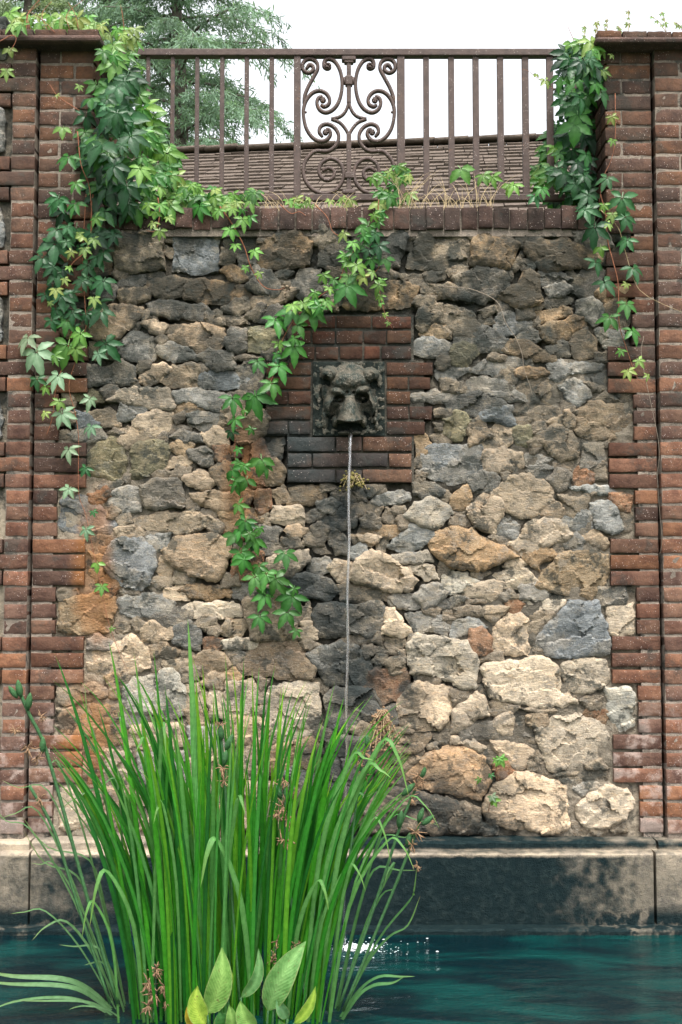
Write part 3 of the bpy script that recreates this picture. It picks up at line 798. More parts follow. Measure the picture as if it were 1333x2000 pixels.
# ------------------------------------------------------------------ bricks
BM = {}
def brick_mesh(w, h, d, var):
    key = (round(w, 3), round(h, 3), round(d, 3), var)
    if key in BM: return BM[key]
    r = random.Random(hash(key) & 0xffff); n0, m0 = 10, 5; v, f = [], []
    sd_ = r.random()*50
    for j in range(m0+1):
        for i in range(n0+1):
            bw, bh = 0.0035/w, 0.0035/h
            u = (0, bw)[i] if i < 2 else ((1-bw, 1)[i-n0+1] if i > n0-2 else bw+(1-2*bw)*(i-1)/(n0-2))
            t = (0, bh)[j] if j < 2 else ((1-bh, 1)[j-m0+1] if j > m0-2 else bh+(1-2*bh)*(j-1)/(m0-2))
            # first and last rows sit just inside the arris
            ex = i in (0, n0); ey = j in (0, m0)
            x = (u-.5)*w; z = (t-.5)*h
            nz = mnoise.noise(Vector((x*45+sd_, z*45, sd_)))
            back = (0.0016 if ex else 0)+(0.0016 if ey else 0)+(0.0035*max(0, nz)+0.003*max(0, mnoise.noise(Vector((x*18, z*18+9, sd_)))) )
            if ex or ey: back += 0.009*max(0, mnoise.noise(Vector((x*28+3, z*28, sd_+4))))
            wob = 0.0022*mnoise.noise(Vector((x*30, z*30+5, sd_+8)))
            v.append((x+wob*(1 if ey else 0)*0+ (wob if ex else 0), -d/2+back, z+(wob if ey else 0)))
    for j in range(m0):
        for i in range(n0):
            a = j*(n0+1)+i; f.append((a, a+1, a+n0+2, a+n0+1))
    ring = list(range(n0+1))+[j*(n0+1)+n0 for j in range(1, m0+1)]+[m0*(n0+1)+i for i in range(n0-1, -1, -1)]+[j*(n0+1) for j in range(m0-1, 0, -1)]
    f0 = len(v)
    for k in ring: v.append(v[k])
    b0 = len(v)
    for k in ring: v.append((v[k][0], d/2, v[k][2]))
    for k in range(len(ring)):
        q = (k+1) % len(ring); f.append((f0+q, f0+k, b0+k, b0+q))
    f.append(tuple(b0+k for k in range(len(ring)))[::-1])
    me = bpy.data.meshes.new('brick'); me.from_pydata(v, [], f); me.polygons.foreach_set('use_smooth', [True]*len(me.polygons))
    me.materials.append(M['brick']); me.update(); BM[key] = me; return me
BPAL = [(0.146,0.073,0.047),(0.124,0.066,0.045),(0.160,0.080,0.049),(0.104,0.060,0.044),(0.136,0.077,0.052),(0.088,0.053,0.040),(0.178,0.086,0.048)]
def put_brick(parent, x0, x1, z0, z1, yface, depth, shade=1.0, name='brick', rotz=0.0, pal=BPAL):
    w, h = round((x1-x0)/0.006)*0.006, round((z1-z0)/0.003)*0.003
    if w < 0.012: return
    o = bpy.data.objects.new(name, brick_mesh(w, h, depth, random.randint(0, 4))); link(o)
    o.location = ((x0+x1)/2, yface+depth/2+random.uniform(-.003, .0025), (z0+z1)/2+random.uniform(-.0015, .0015))
    o.rotation_euler = (random.uniform(-.012, .012), random.uniform(-.006, .006), rotz+random.uniform(-.012, .012))
    k = shade*random.uniform(.75, 1.25); c = random.choice(pal); o.color = (c[0]*k, c[1]*k, c[2]*k, 1)
    setparent(o, parent); return o
PITCHZ = (P(0, 1050, -0.04).z-P(0, 1531.5, -0.04).z)/15.0     # height of a brick course
ZC0 = P(0, 1531.5, -0.04).z                                   # a joint between a long and a short set
ZLEDGE = P(0, 1636, -0.03).z
YI, YO = -0.034, -0.062                                       # faces of the inner strip and the outer pier
def xw(px, Y): return P(px, 900, Y).x
def pier(side, label):
    s = -1 if side == 'L' else 1
    gx = 62 if side == 'L' else 1288
    pr = empty('brick_pier', (xw(gx, YO), 0.2, 0), label, 'pier', 'brick piers framing the stone panel')
    xg_o, xg_i = xw(gx, YO)+s*0.010, xw(gx, YI)-s*0.010       # either side of the open joint
    xtop = P(186 if side == 'L' else 1183, 250, YI).x         # inner face above the wall
    ztop = P(0, 92 if side == 'L' else 94, -0.05).z
    xout = xg_o+s*0.62
    k0 = int(math.floor((ZLEDGE-ZC0)/PITCHZ)); k = k0
    while True:
        z0 = ZC0+k*PITCHZ; z1 = z0+PITCHZ; kk = k; k += 1
        if z0 > ztop-0.02: break
        if z1 < ZLEDGE+0.02: continue
        z0c = max(z0, ZLEDGE)+0.004+random.uniform(0, .002); z1c = min(z1, ztop)-0.005-random.uniform(0, .002)
        setn = (kk//3) % 2 == 0                               # set of three long courses
        j = 0.009
        above = z0 > ZT-0.04; wide = z0 > ZT-0.16
        ex = xtop if wide else xw((168 if setn else 112) if side == 'L' else (1192 if setn else 1241), YI)
        a, b = (xg_i, ex) if s < 0 else (ex, xg_i)
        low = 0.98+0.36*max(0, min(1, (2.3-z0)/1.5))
        if b-a > 0.24 or (above and kk % 2):                  # break wide courses
            m = a+(b-a)*(0.36 if kk % 2 else 0.62)
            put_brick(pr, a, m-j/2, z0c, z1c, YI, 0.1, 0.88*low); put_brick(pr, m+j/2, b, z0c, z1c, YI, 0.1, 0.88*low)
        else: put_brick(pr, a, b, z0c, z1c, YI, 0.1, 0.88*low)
        if above:                                             # return face of the pier beside the railing
            for q in range(2):
                y0 = 0.075+q*0.20
                ww = 0.19
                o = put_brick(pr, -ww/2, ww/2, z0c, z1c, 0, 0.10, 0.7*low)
                if o:
                    o.rotation_euler.z = R(90) if s < 0 else R(-90)
                    o.location = (xtop+s*0.05, y0+ww/2, (z0c+z1c)/2)
        # outer pier
        short = 0.120 if side == 'L' else 0.22
        wout = 0.34 if setn else short
        if side == 'L': setn2 = setn
        x = xg_o; first = True; end = xg_o+s*(0.62 if side == 'R' else (0.62 if setn else 0.118))
        lens = [0.205, 0.205, 0.205] if (kk % 2) else [0.1, 0.205, 0.205, 0.1]
        if side == 'L' and not setn: lens = [0.096]
        for L in lens:
            x2 = x+s*L
            if (x2-end)*s > 0.02: break
            a, b = (x2, x) if s < 0 else (x, x2)
            put_brick(pr, a, b, z0c, z1c, YO, 0.12, 1.0*low); x = x2+s*j
    bk = MB(); bi, bo = sorted((xg_i, xtop)), sorted((xg_o, xout))
    x_in = xw(180, YI) if side == 'L' else xw(1180, YI)
    # mortar backing just behind the brick faces, the pier core above the wall
    bk.box((min(xg_i, xw(110, 0) if s < 0 else xg_i), YI+0.0045, ZLEDGE-0.02), (max(xg_i, xw(110, 0)) if s < 0 else xg_i, YI+0.09, ZT)) if s < 0 else bk.box((xw(1243, 0), YI+0.0045, ZLEDGE-0.02), (xg_i, YI+0.09, ZT))
    bk.box((bi[0]+(0.012 if s > 0 else 0), YI+0.0046, ZT-0.002), (bi[1]-(0.012 if s < 0 else 0), 0.44, ztop))
    bk.box((bo[0] if s > 0 else xg_o-0.098, YO+0.0042, ZLEDGE-0.02), (bo[1], 0.44, ztop-0.001))
    bk.build('mortar', M['joint'], pr)
    # cap: a projecting slab with a row of bricks on edge on top
    yf = -0.135
    zs0 = P(0, 82 if s > 0 else 79, yf).z; zs1 = P(0, 70 if s > 0 else 66, yf).z
    xe = P(196 if s < 0 else 1164, 75, yf).x
    cb = MB(); cb.box((min(xe, xout+s*0.12), yf, zs0), (max(xe, xout+s*0.12), 0.55, zs1)); o = cb.build('cap_slab', M['brick'], pr, False, 0.012); o.color = (0.130, 0.080, 0.066, 1)
    cu = MB(); cu.box((min(xtop, xout)-0.04, -0.10, ztop-0.012), (max(xtop, xout)+0.04, 0.5, zs0+0.004)); o = cu.build('cap_bed', M['brick'], pr, False, 0.008); o.color = (0.085, 0.055, 0.046, 1)
    x = xe+s*0.012; q = 0
    while (x-(xout+s*0.1))*s < 0:
        L = 0.108 if s > 0 else 0.14
        x2 = x+s*L; a, b = (x2, x) if s < 0 else (x, x2)
        o = put_brick(pr, a+0.004, b-0.004, zs1+0.001, zs1+P(0, 56, yf).z-P(0, 70, yf).z, yf+0.022, 0.3, 0.85, 'cap_brick'); x = x2; q += 1
    return pr
pierL = pier('L', 'brick pier overgrown with creeper along its cap')
pierR = pier('R', 'brick pier with bare brick cap beside the pale splash')
def wallbricks(rows, shade, yface=-0.022, depth=0.1, pal=None, prm=wall):
    for xa, xb, ya, yb, cuts in rows:
        xs = [xa]+cuts+[xb]
        for a, b in zip(xs[:-1], xs[1:]):
            p0, p1 = P(a, yb, yface), P(b, ya, yface)
            put_brick(prm, p0.x+0.003, p1.x-0.003, p0.z+0.004, p1.z-0.004, yface, depth, shade, pal=pal or BPAL)
def B(x): return 440+x*SC
HP = [(0.135,0.068,0.038),(0.110,0.055,0.034),(0.085,0.048,0.034),(0.150,0.062,0.036)]
rows = []
for ya, yb, cuts in ((640,718,(640,850)),(724,806,(500,640,800,935)),(814,897,(520,660,800,900))):
    rows.append((B(385), B(1080), 400+ya*SC, 400+yb*SC, [B(c) for c in cuts]))
for i, (ya, yb) in enumerate(((905,986),(991,1071),(1076,1157),(1162,1243),(1248,1332))):
    rows.append((B(235), B(498), 400+ya*SC, 400+yb*SC, [B(365)] if i % 2 == 0 else []))
    rows.append((B(933), B((1205, 1190, 1075, 1200, 1160)[i]), 400+ya*SC, 400+yb*SC, [B(1065)] if i % 2 else []))
wallbricks(rows, 0.55, pal=HP)
rows = []
for ya, yb, cuts in ((152,242,(640,795)),(248,334,(505,725,945)),(342,426,(640,795))):
    rows.append((B(357), B(1084), 800+ya*SC, 800+yb*SC, [B(c) for c in cuts]))
wallbricks(rows, 0.75, yface=-0.030, pal=[(0.15,0.085,0.055),(0.11,0.075,0.06),(0.17,0.075,0.045),(0.075,0.065,0.06)])
sb = MB(); sb.box(tuple(P(B(360), 945, 0.0))[:1]+(-0.012, P(0, 943, 0).z), (P(B(1082), 0, 0).x, 0.05, P(0, 616, 0).z))
sb.box((P(B(238), 850, 0).x, -0.0115, P(0, 851, 0).z), (P(B(1150), 850, 0).x, 0.05, P(0, 706, 0).z)); sb.build('surround_mortar', M['mortar'], wall)
# coping: bricks on edge along the top of the wall
x = P(205, 420, -0.05).x; xe = P(1150, 420, -0.05).x; q = 0
zc0, zc1 = P(0, 446, -0.045).z, P(0, 404, -0.045).z
while x < xe:
    w_ = 0.074*random.uniform(.92, 1.1)
    o = put_brick(wall, x+0.003, x+w_-0.003, zc0+random.uniform(-.006, .004), zc1+random.uniform(-.008, .004), -0.045+random.uniform(-.006, .008), 0.24, 0.82, 'coping_brick', pal=[(0.125,0.072,0.055),(0.10,0.058,0.046),(0.085,0.055,0.045)]); x += w_
cpb = MB(); cpb.box((P(195, 420).x, -0.028, zc0-0.03), (P(1160, 420).x, 0.40, zc1-0.012)); cpb.build('coping_mortar', M['joint'], wall)

# stones of the neighbouring panel showing past the left pier
adj = empty('side_wall', (P(-200, 900).x, 0.25, 0), 'pale grey rubble wall beyond the creeper covered pier', 'wall')
xr = xw(62, YO)-0.112
xl = xr-1.9
k = int(math.floor((ZLEDGE-ZC0)/PITCHZ))//3*3
sm = MB(); sm.box((xl, YO+0.03, -0.9), (xr+0.05, 0.43, ZT+0.72)); o = sm.build('mortar', M['mortar'], adj); 
z = ZC0+k*PITCHZ; idx = 0
def wpx(x, z, Y):                                   # world -> photograph pixel on plane Y
    v = Vector((x, Y, z))-CAM; dd = v.y*cp+v.z*sp; return (666.5+FPX*v.x/dd, 1000-FPX*(-v.y*sp+v.z*cp)/dd)
while z < ZT+0.66:
    setn = ((round((z-ZC0)/PITCHZ))//3) % 2 == 0
    xx = xr-(0.50 if setn else 0.0)-0.012
    while xx > xl+0.2:
        w_ = random.uniform(.18, .34)
        a, b = wpx(xx-w_, z+0.01, YO), wpx(xx-0.012, z+3*PITCHZ-0.012, YO)
        if z > ZLEDGE:
            poly = [(a[0]+3, a[1]-random.uniform(0, 14)), (a[0], (a[1]+b[1])/2), (a[0]+random.uniform(4, 18), b[1]), (b[0]-random.uniform(2, 14), b[1]+random.uniform(0, 10)), (b[0], (a[1]+b[1])/2+8), (b[0]-random.uniform(0, 10), a[1])]
            o = bpy.data.objects.new('stone', stone_mesh(poly, 400+idx, 0.035, 5.0, YO+0.025)); link(o); setparent(o, adj)
            c = random.choice([(0.30,0.30,0.29),(0.24,0.245,0.24),(0.36,0.34,0.31)]); o.color = (*c, 1); idx += 1
        xx -= w_
    z += 3*PITCHZ

# ------------------------------------------------------------------ ledge and plinth
def slab(name, x0, x1, y0, z0, z1, parent, seed, edge=0.006):
    """long weathered strip: front and top with an uneven arris"""
    n = max(4, int((x1-x0)/0.035)); v, f = [], []
    for i in range(n+1):
        x = x0+(x1-x0)*i/n
        e = edge*fr(x*300, z1*300, 30, seed); e2 = edge*fr(x*300, z1*300+99, 12, seed); ch = 0.008+0.006*abs(fr(x*300, 7, 40, seed))
        v += [(x, y0+e, z0), (x, y0+e+e2*.5, z1-ch), (x, y0+ch+e2, z1+e2*.4), (x, 0.06, z1), (x, 0.06, z0)]
    for i in range(n):
        a = i*5
        for k in range(4): f.append((a+k, a+5+k, a+6+k, a+k+1))
    f.append((0, 1, 2, 3, 4)); f.append(tuple(n*5+k for k in (4, 3, 2, 1, 0)))
    o = meshobj(name, v, f, M['concrete'], None, False); setparent(o, parent); return o
base = empty('stone_plinth', (0, -0.1, -0.9), 'stepped concrete plinth and ledge along the foot of the wall', 'plinth')
Y1, Y2, Y3 = -0.105, -0.165, -0.230
z1 = P(0, 1643, Y1).z; z2 = P(0, 1656, Y2).z if False else P(0, 1657, Y1).z
zl2 = P(0, 1669, Y2).z; zpl = P(0, 1808, Y2).z; zl3 = P(0, 1815, Y3).z
jl, jr = P(60, 1660, Y1).x, P(1284, 1660, Y1).x
segs = [(-3.4, jl-0.004), (jl+0.004, jr-0.004), (jr+0.004, 3.4)]
for k, (a, b) in enumerate(segs): slab('ledge', a, b, Y1-(0.012 if k != 1 else 0), z2-0.03, z1, base, 3+k)
for k, (a, b) in enumerate([(-3.4, P(58, 1730, Y2).x-0.004), (P(58, 1730, Y2).x+0.004, P(1280, 1730, Y2).x-0.005), (P(1280, 1730, Y2).x+0.005, 3.4)]):
    slab('plinth_block', a, b, Y2-(0.010 if k != 1 else 0), -0.9, z2-0.004, base, 13+k, 0.010)
slab('waterline_ledge', -3.4, 3.4, Y3, -0.9, zl3, base, 23, 0.012)

# ------------------------------------------------------------------ fountain mask
def sm_max(a, b, k):
    h = np.clip(0.5+0.5*(a-b)/k, 0, 1); return b*(1-h)+a*h+k*h*(1-h)
def dome(u, v, cx, cy, rx, ry, h, p=1.0, rot=0.0):
    c, s = math.cos(rot), math.sin(rot); du, dv = u-cx, v-cy
    q = ((du*c+dv*s)/rx)**2+((-du*s+dv*c)/ry)**2
    return h*np.clip(1-q, 0, None)**(0.5*p)
mask = empty('fountain_mask', tuple(P(684, 850, -0.03)), 'weathered bear head fountain mask spouting water from brick surround', 'fountain mask')
N = 190
u1 = np.linspace(165, 1195, N); v1 = np.linspace(120, 1180, N); U, V = np.meshgrid(u1, v1)
H = np.zeros_like(U)
H = sm_max(H, dome(U, V, 690, 610, 375, 470, 0.075), 0.012)
H = sm_max(H, dome(U, V, 690, 400, 300, 165, 0.100, 0.8), 0.015)          # broad forehead
H = sm_max(H, dome(U, V, 520, 555, 135, 75, 0.102, 1, 0.25), 0.014)        # brows
H = sm_max(H, dome(U, V, 865, 530, 140, 75, 0.104, 1, -0.25), 0.014)
for ex, ey in ((405, 300), (985, 318)):
    H = sm_max(H, dome(U, V, ex, ey, 132, 118, 0.092), 0.008)              # round ears
    H -= dome(U, V, ex+(-14 if ex < 690 else 14), ey+12, 60, 60, 0.010)
H = sm_max(H, dome(U, V, 440, 740, 130, 190, 0.070), 0.014); H = sm_max(H, dome(U, V, 950, 740, 130, 190, 0.070), 0.014)   # cheeks
tv = np.clip((V-600)/375.0, 0, 1); hw = 88+108*tv**1.3                       # snout: a wedge widening to a square muzzle
wedge = (0.100+0.078*tv)*np.clip(1-(np.abs(U-693)/hw)**2.6, 0, None)**0.5*np.clip((V-540)/90.0, 0, 1)*np.clip((992+16*np.cos((U-693)/70.0)-V)/16.0, 0, 1)
H = sm_max(H, wedge, 0.010)
H -= dome(U, V, 545, 665, 88, 66, 0.046, 1.3) + dome(U, V, 870, 645, 112, 86, 0.060, 1.3)      # eye sockets
H = np.maximum(H, dome(U, V, 550, 672, 46, 32, 0.062)); H = np.maximum(H, dome(U, V, 880, 658, 44, 32, 0.050))
H -= dome(U, V, 655, 565, 28, 26, 0.018)+dome(U, V, 752, 568, 26, 24, 0.018)
H -= dome(U, V, 375, 405, 50, 95, 0.05, 1, -0.5)+dome(U, V, 1035, 445, 60, 80, 0.055, 1, 0.3)     # hollows below the ears
H -= dome(U, V, 470, 830, 75, 150, 0.040)+dome(U, V, 930, 800, 95, 150, 0.050)                    # hollows beside the snout
mo = dome(U, V, 692, 1070, 225, 82, 1.0, 1.0); H = H*(1-np.clip(mo*1.5, 0, 1))+0.004*np.clip(mo, 0, 1)   # open mouth
H = sm_max(H, dome(U, V, 692, 1150, 170, 36, 0.060), 0.006)               # lower lip
for x_, y_, rx_, ry_, h_ in ((1075,700,26,90,.03),(1070,850,24,120,.028),(1060,960,26,60,.03),(1082,1050,26,70,.03),(330,880,40,120,.022),(340,1000,50,90,.018),(320,560,34,110,.03),(480,985,46,90,.045),(900,985,46,90,.04)):
    H = sm_max(H, dome(U, V, x_, y_, rx_, ry_, h_), 0.006)
for j in range(N):
    for i in range(N):
        q = Vector((U[j, i]/90, V[j, i]/90, 2.0)); H[j, i] += 0.0045*mnoise.fractal(q, 0.9, 2.1, 4)*(1+0.6*(H[j, i] > 0.02))
H = np.clip(H, -0.002, None)
hv, hf = [], []
for j in range(N):
    for i in range(N):
        p = P(590+U[j, i]*180/1333, 690+V[j, i]*180/1333, -0.026-H[j, i]); hv.append(tuple(p))
for j in range(N-1):
    for i in range(N-1):
        a = j*N+i
        if max(H[j, i], H[j+1, i], H[j, i+1], H[j+1, i+1]) > 0.010: hf.append((a, a+N, a+N+1, a+1))
setparent(meshobj('head', hv, hf, M['head']), mask)
pa, pb = P(611, 852, -0.024), P(752, 706, -0.024)
MB().box((pa.x, -0.0245, pa.z), (pb.x, 0.04, pb.z)).build('back_plate', M['plate'], mask, False, 0.004)

# ------------------------------------------------------------------ falling water
pts = []; ys = list(range(836, 1900, 14))
for py in ys:
    t = (py-836)/1060.0; Yt = -0.085-0.30*math.sqrt(max(0, t)); px = 684.5-11.5*t**0.8+1.0*math.sin(py*0.031)
    pts.append(P(px, py, Yt))
while pts and pts[-1].z < -0.01: pts.pop()
tp = [1.25-0.75*i/len(pts)+0.26*mnoise.noise(Vector((0, 0, i*0.45))) for i in range(len(pts))]
sm_ = MB()
for ph, wd in ((0.0, 0.0070), (2.2, 0.0060), (4.1, 0.0045)):          # three twisting strands of one stream
    q = [p+Vector((math.cos(ph+i*0.42), math.sin(ph+i*0.42), 0))*0.0034*(1+0.5*mnoise.noise(Vector((ph, 0, i*.3)))) for i, p in enumerate(pts)]
    sm_.sweep(q, wd, wd*0.8, sides=9, taper=[max(0.35, t_+0.3*mnoise.noise(Vector((ph*3, 5, i*.5)))) for i, t_ in enumerate(tp)])
so = sm_.build('water_stream', M['stream'], None, True)
tag(so, 'thin stream of water falling from the bear head mouth', 'water', None, 'stuff')
land = pts[-1]
fm = MB(); rr = random.Random(4)
for i in range(420):
    an = rr.uniform(0, 6.283); d_ = abs(rr.gauss(0, 0.062)); x = land.x+0.055+d_*math.cos(an)*1.4; y = land.y-0.02+d_*math.sin(an)*0.9
    fm.ball((x, y, 0.003), rr.uniform(.0008, .0040)*(1.3 if d_ < .06 else .7), 5, (1.5, 1.0, 0.5))
for i in range(8):
    x = land.x+rr.uniform(0.05, 0.40); y = land.y+rr.gauss(0.06, 0.10)
    if y > Y3-0.02: continue
    fm.ball((x, y, 0.002), rr.uniform(.0012, .0042), 6, (1.6, 1, 0.5))
tag(fm.build('foam', M['foam'], None, True), 'white splash foam and bubbles where the stream meets the pool', 'foam', None, 'stuff')

# ------------------------------------------------------------------ railing
YR = 0.20
def PR(px, py): return P(px, py, YR)
rail = empty('iron_railing', tuple(PR(682, 396)), 'brown iron railing with scrollwork panel on top of the stone wall', 'railing')
rail.location.z = ZT-0.012
def bar(name, x0, x1, y0, y1, dpt, bev=0.004):
    a, b = PR(x0, y1), PR(x1, y0); c = (a.x+b.x)/2
    return MB().box((a.x, YR-dpt/2, a.z), (b.x, YR+dpt/2, b.z)).build(name, M['iron'], rail, False, bev)
bar('top_rail', 226, 1160, 98.5, 112, 0.045)
bar('bottom_rail', 226, 1160, 380.5, 393.5, 0.030)
for bx in (289, 337, 385, 434, 482, 531, 833, 882, 930, 978, 1027, 1075, 1124): bar('baluster', bx-5, bx+5, 111, 382, 0.021, 0.002)
for bx in (581, 783.5): bar('post', bx-7, bx+7, 111, 402, 0.032, 0.003)
for bx in (240, 1150): bar('post', bx-7, bx+7, 111, 402, 0.032, 0.003)
fk = 230/1333.0
def SCR(x, y, mir): 
    if mir: x = 2*648-x
    return PR(570+x*fk, 90+y*fk)
SCROLLS = [
 [(165,262),(205,215),(245,240),(235,285),(185,305),(130,270),(128,200),(170,155),(230,150),(285,190),(295,260),(250,350),(190,460),(150,560),(136,650)],
 [(400,232),(425,215),(430,245),(400,258),(366,232),(372,175),(420,147),(490,178),(545,270),(570,390),(565,520),(530,640),(470,720),(390,755),(320,725),(287,655),(302,595),(350,568)],
 [(330,668),(370,688),(418,662),(430,605),(392,540),(320,508),(240,530),(172,605),(138,700),(136,800),(165,930),(230,1030),(310,1078),(390,1068),(440,1005),(425,955),(388,942)],
 [(350,1030),(312,972),(332,910),(400,885),(480,920),(530,1000),(522,1090),(470,1160),(400,1195),(290,1190),(230,1215),(160,1300),(132,1400),(150,1510),(220,1610),(310,1662),(400,1670),(500,1630),(570,1540),(590,1430),(550,1330),(470,1280),(400,1285),(330,1340),(310,1430),(350,1500),(410,1520),(470,1490),(480,1420),(430,1385),(390,1390),(350,1420)],
]
for mir in (False, True):
    for sc in SCROLLS:
        pp = catmull([SCR(x, y, mir) for x, y in sc], 5)
        n_ = len(pp); MB().sweep(pp, 0.0165, 0.024, sides=8, taper=[min(1, 0.72+i/12, 0.72+(n_-1-i)/12) for i in range(n_)]).build('scroll', M['iron'], rail, True)
    for (x, y) in ((355, 622), (385, 985), (408, 232)):
        c = SCR(x, y, mir); b = MB().ball((c.x, c.y-0.006, c.z), 0.0145 if y != 232 else 0.009, 10, (1, 0.9, 1))
        for k in range(6): b.ball((c.x+0.009*math.cos(k), c.y-0.014, c.z+0.009*math.sin(k)), 0.0052, 6)
        b.build('rosette', M['iron'], rail, True)
    pp = catmull([SCR(x, y, mir) for x, y in [(648,630),(630,700),(595,762),(540,805),(450,828)]], 5)
    MB().sweep(pp, 0.014, 0.022, sides=8).build('diamond_bar', M['iron'], rail, True)
    pp = catmull([SCR(x, y, mir) for x, y in [(450,828),(540,865),(595,920),(630,975),(646,1020)]], 5)
    MB().sweep(pp, 0.014, 0.022, sides=8).build('diamond_bar', M['iron'], rail, True)
    c = SCR(602, 395, mir); MB().ball(c, 0.013, 10, (0.9, 1, 1.5)).build('collar_ball', M['iron'], rail, True)
    for (x, y) in ((160, 750), (160, 1415)):
        MB().ball(SCR(x, y, mir), 0.006, 8).build('rivet', M['iron'], rail, True)
bar('center_bar', 681.8-4.3, 681.8+4.3, 120, 202, 0.024, 0.003); bar('center_bar', 681.8-4.6, 681.8+4.6, 262, 382, 0.024, 0.003)
bar('collar', 681.8-7, 681.8+7, 150, 168, 0.036, 0.004); bar('finial', 681.8-14, 681.8+14, 111, 121, 0.040, 0.006); bar('finial', 681.8-9, 681.8+9, 120.5, 125, 0.034, 0.004)
bar('finial', 681.8-13, 681.8+13, 372, 381, 0.040, 0.006); bar('collar', 681.8-8, 681.8+11, 338, 350, 0.036, 0.004)

# ------------------------------------------------------------------ house roof beyond
def house():
    L, Rr = P(300, 304, 6.6), P(1180, 273, 6.1)
    ctr = (L+Rr)/2; hs_ = empty('house', (ctr.x, ctr.y, ZT-0.09), 'low house with brown shingled roof beyond the railing', 'house')
    ax = (Rr-L); ax.z = 0; ax.normalize(); fwd = Vector((ax.y, -ax.x, 0))       # towards the camera
    tilt = (Rr.z-L.z)/((Rr-L).length); zr = ctr.z; half = 6.0; pitch = R(31)
    dn = fwd*math.cos(pitch)-Vector((0, 0, math.sin(pitch))); up = fwd*math.sin(pitch)+Vector((0, 0, math.cos(pitch)))
    rw = 0.155; nrow = 27; rr = random.Random(9)
    def pt(a, d, h): return ctr+ax*a+Vector((0, 0, tilt*a))+dn*d+up*h
    mb = MB()
    for k in range(nrow):
        a = -half+rr.uniform(-.15, 0)
        while a < half:
            w_ = rr.uniform(.13, .24); d0 = k*rw-0.03; d1 = (k+1)*rw+rr.uniform(-.012, .012); h0, h1 = 0.004, 0.022+rr.uniform(-.007, .010); n = len(mb.v)
            g = 0.004
            for (da, dd, dh) in ((g,d0,-.02),(w_-g,d0,-.02),(w_-g,d1,0.0),(g,d1,0.0),(g,d0,h0),(w_-g,d0,h0),(w_-g,d1,h1),(g,d1,h1)): mb.v.append(tuple(pt(a+da, dd, dh)))
            mb.f += [tuple(n+i for i in q) for q in ((4,5,6,7),(2,3,7,6),(1,2,6,5),(3,0,4,7))]
            a += w_
    o = mb.build('roof_shingles', M['shingle'], hs_); o['kind'] = 'stuff'
    rf = MB(); n = 0
    e1, e2 = -half-0.1, half+0.1; D = nrow*rw
    back = -fwd*math.cos(pitch)-Vector((0, 0, math.sin(pitch)))
    def ptb(a, d, h): return ctr+ax*a+Vector((0, 0, tilt*a))+back*d+Vector((0, 0, h))
    rf.v = [tuple(pt(e1, D, -.03)), tuple(pt(e2, D, -.03)), tuple(pt(e2, 0, -.03)), tuple(pt(e1, 0, -.03)), tuple(ptb(e2, D, -.03)), tuple(ptb(e1, D, -.03))]
    rf.f = [(0,1,2,3),(3,2,4,5)]; rf.build('roof_deck', M['shingle'], hs_)
    rg = MB(); a = -half
    while a < half:
        rg.sweep([pt(a, -0.02, 0.03), pt(a+0.34, -0.02, 0.035+rr.uniform(0, .012))], 0.17, 0.05, up=Vector((0, 0, 1)), sides=8); a += 0.33
    rg.build('ridge_tile', M['shingle'], hs_, True)
    wb = MB(); f0, f1 = pt(-half+.4, D-0.35, 0), pt(half-.4, D-0.35, 0); b0, b1 = ptb(-half+.4, D-0.35, 0), ptb(half-.4, D-0.35, 0); zt = min(f0.z, f1.z)-0.02; zb_ = ZT-0.10
    wb.v = [(f0.x,f0.y,zb_),(f1.x,f1.y,zb_),(b1.x,b1.y,zb_),(b0.x,b0.y,zb_),(f0.x,f0.y,zt),(f1.x,f1.y,zt),(b1.x,b1.y,zt),(b0.x,b0.y,zt)]
    wb.f = [(0,1,5,4),(1,2,6,5),(2,3,7,6),(3,0,4,7)]; wb.build('wall', M['render'], hs_)
house()

